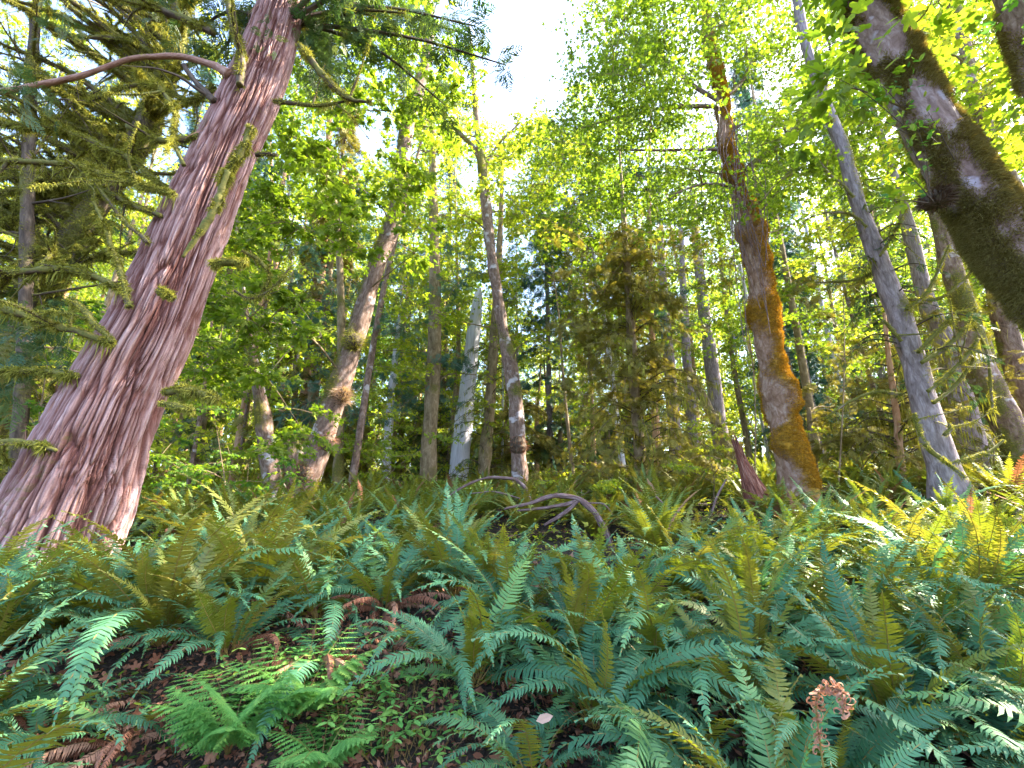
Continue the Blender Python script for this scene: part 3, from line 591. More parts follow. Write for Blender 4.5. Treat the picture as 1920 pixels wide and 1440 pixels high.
# other trunks:  key, name, label, pts, Y, mat, moss amount
OTH = [
 ('t2', 'cedar_tree', 'mossy trunk half hidden in tangled limbs behind the huge cedar', [(-60, 880, 80), (20, 690, 70), (70, 570, 64), (112, 487, 62), (161, 412, 56), (212, 335, 52), (262, 262, 50), (300, 169, 44), (330, 70, 38), (350, -30, 32)], 8.5, 'dark_bark', .72, 1500),
 ('t2b', 'hemlock_tree', 'dark thin trunk at the left edge, top left, behind the reddish bare limb', [(30, 900, 30), (42, 720, 30), (48, 560, 28), (52, 400, 26), (55, 250, 26), (60, 120, 22), (70, 0, 18)], 7.6, 'dark_bark', .6, 800),
 ('o1', 'alder_tree', 'thick orange lit trunk high on the slope, left of the leaning maple', [(582, 700, 30), (592, 600, 26), (600, 520, 24), (608, 440, 20), (613, 340, 15), (618, 220, 9)], 22, 'warm_bark', .2, 0),
 ('o2', 'alder_tree', 'thin mossy upright trunk directly behind the leaning maple', [(632, 940, 20), (636, 820, 18), (640, 700, 17), (640, 590, 15), (636, 480, 12), (630, 400, 9)], 15, 'far_bark', .6, 150),
 ('o3', 'alder_tree', 'thin pale trunk close right of the huge cedar, high up', [(522, 600, 12), (518, 500, 11), (512, 400, 9), (508, 300, 6)], 24, 'warm_bark', .2, 0),
 ('o4', 'alder_tree', 'slim slanting trunk crossing beside the thick orange one', [(560, 600, 10), (566, 500, 10), (582, 430, 8), (600, 340, 6)], 25, 'far_bark', .2, 0),
 ('o5', 'alder_tree', 'slim grey trunk between the orange trunk and the huge cedar', [(548, 560, 7), (545, 480, 7), (542, 400, 6), (540, 300, 4)], 26, 'grey_bark', .1, 0),
 ('o6', 'alder_tree', 'short sunlit pale trunk in the gap right of the leaning maple', [(722, 930, 17), (726, 850, 16), (732, 760, 14), (740, 680, 11), (748, 600, 7)], 21, 'white_wood', .1, 0),
 ('g1', 'maple_tree', 'gnarled mossy trunk low between the huge cedar and the leaning maple', [(512, 940, 42), (508, 880, 38), (498, 820, 36), (492, 770, 30), (480, 700, 20), (470, 640, 12)], 12.5, 'maple_bark', .6, 500),
 ('h1', 'hemlock_tree', 'dark hemlock with drooping dead twigs right of the bleached snag', [(905, 930, 24), (910, 850, 22), (918, 760, 20), (925, 660, 18), (932, 560, 15), (938, 430, 10), (942, 330, 6)], 18, 'far_bark', .4, 100),
 ('h2', 'hemlock_tree', 'bushy olive hemlock with fine hanging boughs right of centre', [(1205, 935, 24), (1200, 860, 22), (1192, 760, 20), (1186, 660, 18), (1180, 560, 15), (1172, 450, 11), (1165, 340, 6)], 13.5, 'far_bark', .4, 100),
 ('c1', 'fir_tree', 'pair-like grey trunk left of the slanting dead pole', [(1268, 860, 26), (1263, 790, 24), (1256, 700, 21), (1248, 600, 18), (1240, 480, 14), (1236, 380, 10)], 24, 'grey_bark', .1, 0),
 ('c2', 'fir_tree', 'grey trunk with reddish stain behind the slanting dead pole', [(1300, 860, 22), (1296, 760, 20), (1286, 650, 17), (1280, 520, 12), (1276, 400, 8)], 26, 'grey_bark', .1, 0),
 ('c3', 'fir_tree', 'tall bluish grey trunk left of the orange mossy maple', [(1356, 860, 30), (1346, 780, 28), (1336, 700, 26), (1322, 600, 22), (1308, 480, 17), (1300, 380, 12)], 22, 'grey_bark', .12, 0),
 ('c4', 'dead_pole', 'dead pole slanting left between two grey trunks', [(1345, 800, 18), (1325, 760, 17), (1305, 720, 16), (1288, 690, 13)], 20, 'far_bark', .3, 0),
 ('r1', 'fir_tree', 'grey ridged conifer trunk just right of the leaning purplish one', [(1835, 900, 66), (1818, 820, 60), (1797, 740, 54), (1770, 640, 42), (1735, 560, 36), (1712, 460, 30), (1680, 350, 24), (1650, 250, 16)], 13, 'grey_bark', .2, 0),
 ('r2', 'maple_tree', 'mossy upright maple trunk seen below the thick slanting one', [(1935, 900, 66), (1905, 830, 66), (1872, 760, 66), (1832, 680, 58), (1812, 600, 44), (1796, 540, 42), (1775, 470, 38), (1760, 400, 34), (1740, 310, 26)], 10.5, 'maple_bark', .6, 500),
 ('r3', 'maple_tree', 'mossy leaning maple trunk at the right edge of the picture', [(1990, 900, 60), (1960, 820, 58), (1925, 740, 54), (1898, 660, 50), (1872, 570, 44), (1855, 480, 36), (1840, 400, 28)], 11.5, 'maple_bark', .55, 400),
 ('r4', 'maple_tree', 'forked mossy maple with yellow leaves above the thick slanting trunk', [(2050, 900, 60), (2010, 700, 56), (1960, 520, 50), (1920, 400, 44), (1884, 322, 38), (1854, 270, 34), (1838, 210, 31), (1820, 150, 28), (1808, 80, 26), (1784, 0, 24), (1770, -100, 18)], 7.5, 'maple_bark', .55, 300),
 ('r5', 'maple_tree', 'trunk cut off by the top right corner', [(2330, 1100, 120), (2180, 750, 105), (2060, 430, 90), (1975, 220, 78), (1935, 110, 72), (1905, 30, 68), (1870, -60, 62)], 4.3, 'maple_bark', .5, 2500),
 ('s1', 'sapling', 'slim reddish sapling under arching mossy boughs, left of the purplish trunk', [(1692, 890, 19), (1686, 850, 17), (1682, 790, 15), (1673, 720, 13), (1664, 650, 10), (1655, 560, 6)], 11.5, 'warm_bark', .3, 100),
 ('s2', 'sapling', 'short brown pole just right of the orange mossy maple', [(1528, 880, 14), (1521, 820, 12), (1516, 765, 9)], 13, 'far_bark', .2, 0),
]
for kk, (key, name, label, pts, Y, mat, ms, dn) in enumerate(OTH):
    near = Y < 12
    tree(key, name, label, 'dead tree' if 'dead_' in name else ('sapling' if name == 'sapling' else 'tree'), pts, Y, mat, 140 if near else 90, 40 if Y < 5 else (26 if near else 14), 2.5 if key not in ('c4', 's2') else 0, ms, None, dn,
         'moss' if key != 'r5' else 'moss_brown', mossamp=.03 if near else 0, seed=40 + kk, slen=.06)

# tangled mossy limbs of the second cedar
e, o, P_, r_ = TR['t2']
for k in range(96):
    i = rng.integers(int(len(P_) * .18), len(P_) - 8); a = P_[i]
    sgn = -1 if rng.random() < .72 else 1
    L = rng.uniform(1.2, 3.6) if sgn < 0 else rng.uniform(.6, 1.7)
    d = np.array([sgn * rng.uniform(.5, 1), rng.uniform(-.9, .4), rng.uniform(-.1, .75)]); d /= np.linalg.norm(d)
    p1 = a + d * L * .5 + np.array([0, 0, rng.uniform(-.1, .25)]); p2 = a + d * L + np.array([rng.uniform(-.3, .3), -.1, rng.uniform(-.7, .35)])
    Q = resample([a, p1, p2], 16); rr = np.linspace(rng.uniform(.04, .085), .014, 16)
    branch_obj(e, Q, rr, 'dark_bark', 'moss', rng.choice([.6, 1., 1.2]), 7, int(rng.integers(4, 9)), o, dens=150, slen=.09, mossr=1.7, hang=int(rng.integers(0, 3)))
e, o, P_, r_ = TR['t2b']
for k in range(22):
    i = rng.integers(30, len(P_) - 20); a = P_[i]; L = rng.uniform(.8, 2.2)
    d = np.array([rng.uniform(-1, 1), rng.uniform(-.6, .4), rng.uniform(-.3, .5)]); d /= np.linalg.norm(d)
    Q = resample([a, a + d * L * .5, a + d * L + np.array([0, 0, rng.uniform(-.5, .2)])], 12)
    branch_obj(e, Q, np.linspace(.025, .005, 12), 'dark_bark', 'moss', rng.choice([0, .5, 1]), 6, 4, o, dens=80)

# ------------------------------------------------------------------ crowns
def connect(mb, P, r, cs, mat=1, r0=.02):
    """branching twigs from the trunk to every cluster, each growing out of its nearest neighbour nearer the trunk"""
    cs = np.asarray(cs); P = P[int(len(P) * .25):]; r = r[-len(P):]
    D = np.linalg.norm(cs[:, None] - P[None, ::4], axis=2); dt = D.min(1); order = np.argsort(dt); nodes = []
    for k in order:
        c = cs[k]; j = int(np.argmin(np.linalg.norm(P - (c - np.array([0, 0, .4 * dt[k]])), axis=1))); best = np.linalg.norm(P[j] - c); a = P[j]; rr = min(r0 * 1.6, r[j] * .6 + .004)
        for q in nodes:
            dq = np.linalg.norm(q - c)
            if dq < best * .95: best = dq; a = q; rr = r0 * .7
        nodes.append(c)
        if best > 3.2: continue
        m = (a + c) / 2 + rng.normal(0, .09, 3) * best + np.array([0, 0, .05 * best])
        tube(mb, resample([a, m, c], 7), np.linspace(rr, rr * .4, 7), 4 if rr < .012 else 6, mat=mat, cap=False)
def crown(key, blobs, mat, barkm='far_bark', tpl=LEAF, size=.16, per=60, flat=.3, twig=.008, limb=.03, mean=0., join=True, up=.75):
    """blobs: (px, py, Y, radius m, weight). a limb runs from the trunk to each blob"""
    e, o, P, r = TR[key]; mb = MB()
    for (a, b, y, rad, wt) in blobs:
        c = at(a, b, y); leaf_cluster(mb, c, rad, int(per * wt), size, 0, tpl, flat, up, mean, twig)
    if join: connect(mb, P, r, [at(a, b, y) for a, b, y, _, _ in blobs], 1, limb)
    return mb.build('crown', [M[mat], M[barkm]], e, origin=o)
HOLES = [(980, 80, 88, 98), (680, 260, 62, 42), (1025, 150, 50, 55), (905, 60, 40, 50), (860, 330, 40, 40), (930, 170, 50, 60), (600, 245, 30, 25), (1000, 10, 110, 50)]
def inhole(a, b, k=1.):
    return any(((a - x) / (rx * k)) ** 2 + ((b - y) / (ry * k)) ** 2 < 1 for x, y, rx, ry in HOLES)
SUND = np.array([math.sin(SUN_AZ) * math.cos(SUN_EL), math.cos(SUN_AZ) * math.cos(SUN_EL), math.sin(SUN_EL)])
GAPS = np.array([at(a, b, y) for a, b, y in [(1480, 760, 10), (1462, 690, 10), (1440, 600, 10), (1425, 520, 10), (1495, 850, 10), (648, 735, 11.8), (640, 800, 12), (665, 660, 12), (1210, 880, 13.5), (1700, 870, 11), (1570, 890, 10), (1860, 880, 11), (1640, 900, 9), (600, 500, 22), (604, 440, 22), (1780, 900, 8.5), (1620, 640, 12), (1000, 900, 14), (1100, 905, 13), (760, 880, 18), (420, 870, 11), (868, 800, 21), (880, 650, 21), (1265, 720, 24), (1340, 700, 22), (1500, 880, 9.6), (1370, 930, 9), (300, 1000, 6.5), (520, 900, 13), (700, 890, 15), (900, 905, 15), (1150, 890, 15), (1250, 850, 16), (1400, 890, 13), (480, 800, 12), (940, 800, 16), (1620, 760, 14), (1540, 700, 13), (330, 850, 9), (1120, 700, 15), (1330, 840, 12)]])
def sun_gap(p):
    v = p - GAPS; t = v @ SUND; return bool(((t > .3) & (np.linalg.norm(v - t[:, None] * SUND, axis=1) < 1.0)).any())
PROT = [([(1350, 170), (1357, 262), (1385, 375), (1416, 490), (1432, 600), (1458, 735), (1480, 865)], 10, 48), ([(1500, 0), (1535, 160), (1586, 305), (1628, 430), (1670, 545), (1730, 740), (1768, 870)], 9, 42),
        ([(900, 280), (915, 420), (932, 550), (957, 690), (973, 860)], 15, 26), ([(740, 420), (712, 485), (690, 555), (645, 700), (595, 850), (556, 985)], 12, 36), ([(815, 500), (810, 740), (803, 940)], 17, 22), ([(899, 540), (882, 680), (860, 900)], 21, 24),
        ([(604, 420), (598, 560)], 22, 20), ([(1310, 560), (1346, 780)], 22, 20), ([(1258, 640), (1265, 800)], 24, 20), ([(1186, 560), (1200, 860)], 13.5, 10)]
def hides(a, b, y):
    for pl, ty, w_ in PROT:
        if y > ty + .4: continue
        q = np.array(pl, float); d = q[1:] - q[:-1]; t = np.clip(((np.array([a, b]) - q[:-1]) * d).sum(1) / (d * d).sum(1), 0, 1)
        if np.linalg.norm(q[:-1] + d * t[:, None] - [a, b], axis=1).min() < w_: return True
    return False
def rblobs(n, x0, x1, y0, y1, Y0, Y1, r0, r1, wt=(.6, 1.4), k=1.15):
    out = []
    while len(out) < n:
        a, b = rng.uniform(x0, x1), rng.uniform(y0, y1)
        if inhole(a, b, k): continue
        y = rng.uniform(Y0, Y1)
        if hides(a, b, y) and rng.random() < .93: continue
        if sun_gap(at(a, b, y)) and rng.random() < .92: continue
        out.append((a, b, y, rng.uniform(r0, r1), rng.uniform(*wt)))
    return out
# big leaves close behind the cedar (leaning maple) and its high crown
crown('lean', rblobs(50, 460, 790, 190, 480, 8.5, 12, .4, .8) + rblobs(120, 540, 900, -160, 260, 9, 15, .5, .95) + rblobs(16, 400, 640, 520, 780, 8, 10, .35, .6), 'maple', size=.18, per=78, flat=.35, twig=.006, limb=.02, mean=.12)
crown('g1', rblobs(26, 360, 600, 560, 880, 8.5, 12, .4, .7) + rblobs(14, 430, 560, 330, 560, 9, 12, .4, .6), 'maple', size=.15, per=65, limb=.015)
crown('mid', rblobs(45, 840, 1100, 215, 440, 13, 20, .5, .9) + rblobs(230, 730, 1090, 170, 660, 13, 24, .5, 1.1), 'maple_yellow', size=.14, per=90, limb=.02)
crown('straight', rblobs(130, 560, 980, 260, 720, 17, 26, .7, 1.4), 'maple_yellow', size=.17, per=85, limb=.025)
crown('orange', rblobs(300, 1010, 1500, -120, 420, 7.5, 13, .5, 1.0) + rblobs(50, 1080, 1420, -100, 180, 7, 10, .5, .9), 'maple', size=.095, per=110, flat=.2, twig=.004, limb=.016)
crown('r4', rblobs(90, 1680, 1980, -160, 330, 6.5, 10, .4, .8), 'maple_yellow', size=.13, per=70, limb=.016)
crown('r2', rblobs(140, 1480, 1780, -120, 360, 10, 14, .6, 1.0) + rblobs(60, 1780, 2020, 120, 600, 10, 14, .5, .9), 'maple', size=.14, per=90, limb=.02)
crown('r3', rblobs(80, 1780, 2080, -60, 460, 11, 16, .7, 1.2), 'maple_green', size=.15, per=85, limb=.025)
crown('c3', rblobs(70, 990, 1200, 150, 520, 14, 22, .6, 1.1) + rblobs(150, 1080, 1440, 220, 660, 14, 23, .7, 1.3), 'maple', size=.16, per=100, limb=.025)
crown('c1', rblobs(50, 980, 1260, 300, 620, 17, 23, .7, 1.3), 'conifer_blue', tpl=SPRAY[1], size=.45, per=55, limb=.03)
crown('r1', rblobs(110, 1420, 1780, 280, 680, 12.5, 18, .7, 1.1), 'maple', size=.14, per=100, limb=.025)
crown('o1', rblobs(60, 460, 760, 250, 620, 19, 26, .7, 1.3), 'conifer_blue', tpl=SPRAY[2], size=.45, per=50, limb=.03)
crown('t2b', rblobs(210, -120, 440, -120, 900, 9.5, 17, .5, 1.1), 'maple_yellow', size=.12, per=95, limb=.015)
crown('c2', rblobs(110, 1040, 1370, 420, 930, 12, 17, .5, .9), 'conifer_olive', tpl=SPRAY[0], size=.3, per=42, limb=.02, flat=.5)
crown('o2', rblobs(70, 560, 880, 440, 800, 15, 20, .5, 1.0), 'conifer_blue', tpl=SPRAY[1], size=.32, per=42, limb=.02, flat=.5)
crown('o6', rblobs(50, 640, 1060, 620, 900, 15, 21, .5, .9), 'maple_yellow', size=.14, per=80, limb=.015)
crown('s2', rblobs(60, 1500, 1760, 520, 860, 10, 15, .4, .8), 'conifer_olive', tpl=SPRAY[2], size=.28, per=40, limb=.015, flat=.5)
crown('r5', [(a, b, 3 + 2.5 * rng.random(), .6, 1) for a, b in [(1980, -60), (1900, -160), (1700, -250), (2050, 60), (1500, -330)]], 'maple_green', size=.13, per=80, limb=.006)

# unseen crown given to the slanting maple, placed off right to shade the foreground
def shade_crown(key, n, c, s, mat, size=.2, per=70, rad=(.7, 1.3), tpl=LEAF, up=.75, limb=.05):
    e, o, P, r = TR[key]; mb = MB(); cs = []
    for k in range(n):
        q = np.array(c) + rng.normal(0, 1, 3) * np.array(s)
        if sun_gap(q): continue
        leaf_cluster(mb, q, rng.uniform(*rad), int(per * rng.uniform(.6, 1.4)), size, 0, tpl, .3, up, 0, None)
        cs.append(q)
    connect(mb, P, r, cs, 1, limb)
    return mb.build('crown', [M[mat], M['far_bark']], e, origin=o)
shade_crown('diag', 75, (9.0, 4.2, 8.6), (2.6, 1.9, 1.5), 'maple', .2, 90, limb=.011)

# hemlock boughs
def boughs(key, n, z0, z1, Lmax, mat, droop=.5, spray=.3, per=22, mosshang=0, seed=0, only=None, azs=None):
    e, o, P, r = TR[key]; mb = MB(); zt = P[:, 2].max()
    for k in range(n):
        z = rng.uniform(z0, z1); j = int(np.argmin(abs(P[:, 2] - z))); a = P[j]
        an = rng.random() * 2 * math.pi if azs is None else R(rng.uniform(*azs)); L = Lmax * (1.05 - .75 * (z - z0) / (z1 - z0)) * rng.uniform(.6, 1.1)
        d = np.array([math.cos(an), math.sin(an), .25]); b = a + d * L * .5; c2 = a + d * L - np.array([0, 0, droop * L])
        Q = resample([a, b, c2], 12); tube(mb, Q, np.linspace(.022, .005, 12), 4, mat=1, cap=False)
        m = int(per * L); t = rng.random(m) ** .7; i = np.clip((t * 11).astype(int), 1, 11); T = nrm(np.gradient(Q, axis=0))[i]
        side = nrm(np.cross(T, [0, 0, 1.])) * rng.choice([-1, 1], (m, 1))
        x = nrm(T * .7 + side * rng.uniform(.2, 1, (m, 1)) + np.array([0, 0, -.35]) + rng.normal(0, .2, (m, 3)))
        scatter(mb, SPRAY[k % 3], basis(x, nrm(rng.normal(0, .25, (m, 3)) + np.array([0, 0, 1.]))), Q[i] + rng.normal(0, .05, (m, 3)), spray * rng.uniform(.6, 1.3, m))
        if mosshang:
            m = int(mosshang * L); i = rng.integers(1, 12, m); strands(mb, Q[i] + rng.normal(0, .03, (m, 3)), np.tile([0, 0, -1.], (m, 1)), rng.uniform(.1, .35, m), .012, 1, 2, jit=.3)
    return mb.build('crown', [M[mat], M['dark_bark'], M['moss']], e, origin=o)
boughs('h2', 150, 2.0, 10.5, 3.3, 'conifer_olive', .4, .22, 20, 18)
boughs('h1', 70, 2.6, 12.5, 2.2, 'conifer', .5, .22, 8, 8)
boughs('c4', 6, 5, 6, .8, 'conifer_olive')
boughs('s1', 40, 2.6, 6.0, 2.2, 'conifer_olive', .5, .25, 12, 26)
boughs('purple', 26, 4.0, 9, 1.6, 'conifer', .5, .2, 10, 10)
boughs('t2', 16, 2, 9, 2.2, 'conifer', .5, .3, 18, 8)

# ------------------------------------------------------------------ woods farther back: instanced trees
def proto_conifer(seed, H, mat, mat2):
    global rng
    P = resample([[0, 0, -.4], [.1, 0, H * .5], [0, .1, H]], 24); r = np.linspace(.24, .03, 24)
    mt = MB(); tube(mt, P, r, 10, bark_disp(.08, (9, 9, 2), .1, seed), 0, 0)
    mt_m = mt.mesh('trunk', [M[mat2]], True)
    mb = MB()
    for k in range(int(7 * H)):
        z = H * rng.uniform(.06, 1) ; L = (1.1 - .9 * z / H) * rng.uniform(1.6, 3.2); an = rng.random() * 6.283
        a = np.array([0, 0, z]); d = np.array([math.cos(an), math.sin(an), .1]); Q = resample([a, a + d * L * .5, a + d * L - np.array([0, 0, .45 * L])], 8)
        tube(mb, Q, np.linspace(.03, .008, 8), 3, mat=1, cap=False)
        m = int(13 * L); i = np.clip((rng.random(m) ** .7 * 7).astype(int), 1, 7); T = nrm(np.gradient(Q, axis=0))[i]
        side = nrm(np.cross(T, [0, 0, 1.])) * rng.choice([-1, 1], (m, 1))
        x = nrm(T * .7 + side * rng.uniform(.2, 1, (m, 1)) + np.array([0, 0, -.3]))
        scatter(mb, SPRAY[k % 3], basis(x, nrm(rng.normal(0, .3, (m, 3)) + np.array([0, 0, 1.]))), Q[i] + rng.normal(0, .07, (m, 3)), .5 * rng.uniform(.6, 1.3, m))
    return mt_m, mb.mesh('crown', [M[mat], M['dark_bark']])
def proto_maple(seed, H, mat, mat2, low=.16):
    P = resample([[0, 0, -.4], [.4 * (-1) ** seed, .1, H * .35], [-.1, 0, H * .7], [.3, .2, H]], 26); r = np.linspace(.2, .03, 26)
    mt = MB(); tube(mt, P, r, 10, bark_disp(.08, (9, 9, 2), .15, seed), 0, 0, MOSSY(.45, None, seed))
    mt_m = mt.mesh('trunk', [M[mat2]], True); mb = MB(); cs = []
    for k in range(int(8 * H)):
        z = H * rng.uniform(low, 1.03); an = rng.random() * 6.283; L = rng.uniform(.4, 3.0) * (1.1 - .4 * abs(z / H - .6)); c = np.array([math.cos(an) * L, math.sin(an) * L, z])
        leaf_cluster(mb, c, rng.uniform(.6, 1.2), 62, .19, 0, LEAF3, .3, .7, 0, None)
        cs.append(c)
    connect(mb, P, r, cs, 1, .02)
    return mt_m, mb.mesh('crown', [M[mat], M['far_bark']])
PR = [proto_conifer(1, 30, 'conifer', 'far_bark'), proto_conifer(2, 34, 'conifer_blue', 'grey_bark'), proto_maple(3, 21, 'maple_yellow', 'far_bark'), proto_maple(4, 24, 'maple', 'warm_bark'), proto_maple(5, 12, 'maple_green', 'far_bark', .15), proto_conifer(6, 20, 'conifer_olive', 'far_bark')]
def to_px(x, y, z):
    v = np.array([x, y, z]) - CAM; dp = v[1] * math.cos(PITCH) + v[2] * math.sin(PITCH); up = -v[1] * math.sin(PITCH) + v[2] * math.cos(PITCH)
    return 960 + F * v[0] / dp, 720 - F * up / dp
def inst_tree(pr, x, y, s, rz, name, label, group):
    if y < 25:
        for h in (1, 2.5, 4.5):
            a, b = to_px(x, y, gz(x, y) + h)
            for da in (-45, 0, 45):
                if 540 < b and hides(a + da, b, y): return None
    e = empty(name, (x, y, gz(x, y)), label, 'tree', group, rz); e.scale = (s, s, s * rng.uniform(.9, 1.2))
    for me, nm in zip(PR[pr], ('trunk', 'crown')):
        c = bpy.data.objects.new(nm, me); C.objects.link(c); c.parent = e
    return e
KN = [('conifer_tree', 'dark green conifer', 'conifers'), ('conifer_tree', 'bluish conifer', 'bluish conifers'), ('maple_tree', 'yellow green broadleaf tree', 'yellow green trees'), ('maple_tree', 'green broadleaf tree with warm bark', 'green trees'), ('maple_tree', 'low leafy green tree', 'low leafy trees'), ('conifer_tree', 'olive mossy conifer', 'olive conifers')]
cnt = 0
for row, (Y0, Y1, nn_) in enumerate([(20, 26, 20), (26, 34, 28), (34, 46, 34), (46, 64, 40)]):
    for k in range(nn_):
        y = rng.uniform(Y0, Y1); fx = -1.25 + 2.5 * (k + rng.uniform(.1, .9)) / nn_
        pr = int(rng.choice([0, 1, 2, 3, 4, 5], p=[.08, .10, .38, .22, .10, .12])); nm, lb, gp = KN[pr]
        # keep the open sky above the middle: shorter trees there
        s = rng.uniform(.75, 1.15) * (.68 if -.1 < fx < .18 else (.85 if -.3 < fx < .35 else 1.))
        side_ = 'on the left behind the huge cedar' if fx < -.45 else ('in the middle behind the bleached snag' if fx < .35 else 'on the right behind the orange mossy maple')
        dist_ = ('nearest row of the woods', 'second row of the woods', 'deep in the woods', 'farthest back in the woods')[row]
        inst_tree(pr, fx * y, y, s, rng.random() * 6.28, nm, f'{lb} {side_}, {dist_}'.replace(', nearest row of the woods', ', nearest row').replace(', second row of the woods', ', second row').replace('deep in the woods', 'deep in').replace('farthest back in the woods', 'farthest back'), f'{gp} {side_}'); cnt += 1
PR.append(proto_conifer(7, 5, 'conifer_olive', 'far_bark')); PR.append(proto_maple(8, 4.5, 'maple_yellow', 'far_bark', .02)); PR.append(proto_conifer(9, 4, 'conifer', 'far_bark'))
KN += [('hemlock_sapling', 'olive hemlock sapling', 'olive saplings'), ('vine_maple', 'yellow green vine maple', 'vine maples'), ('hemlock_sapling', 'dark green hemlock sapling', 'dark saplings')]
for k in range(84):
    y = rng.uniform(15, 40); fx = rng.uniform(-1.2, 1.2)
    pr = int(rng.choice([6, 7, 8], p=[.35, .4, .25])); nm, lb, gp = KN[pr]; sd_ = 'left' if fx < -.4 else ('centre' if fx < .35 else 'right')
    if y < 20 and abs(fx) < .25: y += 6
    inst_tree(pr, fx * y, y, rng.uniform(.7, 1.3), rng.random() * 6.28, nm, f'{lb} in the understory between far trunks, {sd_} part', f'{gp} {sd_}')
for k in range(34):
    y = rng.uniform(14.5, 32); fx = -1.1 + 2.2 * (k + rng.random()) / 34; x = fx * y; H = rng.uniform(9, 16) if abs(fx) < .15 else rng.uniform(14, 24)
    mt_ = ['grey_bark', 'far_bark', 'warm_bark', 'maple_bark', 'white_wood'][int(rng.integers(0, 5))]; r0_ = rng.uniform(.06, .2)
    a, b = to_px(x, y, gz(x, y) + 3)
    if hides(a, b, y): continue
    g = gz(x, y); Lx = rng.normal(0, .06, 2) * H
    Pq = resample([[0, 0, -.3], [Lx[0] * .3 + rng.normal(0, .15), Lx[1] * .3, H * .4], [Lx[0] * .7 + rng.normal(0, .15), Lx[1] * .7, H * .75], [Lx[0], Lx[1], H]], 40); mb = MB()
    tube(mb, Pq, np.linspace(r0_, .02, 40) , 10, bark_disp(.08, (9, 9, 2), .12, k), 0, 0, MOSSY(.4, None, k), seed=k)
    for q in range(9):
        j = int(rng.integers(6, 38)); d = nrm(np.array([rng.normal(), rng.normal(), rng.uniform(-.3, .6)])); tube(mb, resample([Pq[j], Pq[j] + d * .6, Pq[j] + d * 1.3 - [0, 0, .2]], 6), np.linspace(.018, .004, 6), 4, mat=0, cap=False)
    e = empty('alder_tree', (x, y, g), 'slim %s trunk among the far woods, %s' % ({'grey_bark': 'grey', 'far_bark': 'brown', 'warm_bark': 'reddish tan', 'maple_bark': 'mottled', 'white_wood': 'pale bleached'}[mt_], 'left part' if fx < -.35 else ('centre part' if fx < .35 else 'right part')), 'tree', 'slim %s far trunks %s' % (mt_.split('_')[0], 'left' if fx < -.35 else ('centre' if fx < .35 else 'right')))
    mb.build('trunk', [M[mt_]], e, smooth=True)
# the far wood closes the view
mb = MB()
for k in range(1300):
    an = rng.uniform(-1.15, 1.15); d = rng.uniform(64, 90); x, y = math.sin(an) * d * 1.25, math.cos(an) * d
    hmax = 32 if abs(an) < .2 else 38
    z = gz(x, y) + rng.random() ** 1.3 * hmax; leaf_cluster(mb, (x, y, z), rng.uniform(2.5, 5), 110, .8, int(rng.integers(0, 3)), LEAF3, .6, .5)
tag(mb.build('far_woods', [M['maple_yellow'], M['maple'], M['conifer_blue']]), 'mass of far leaves closing the view between the trunks', 'woods', kind='stuff')

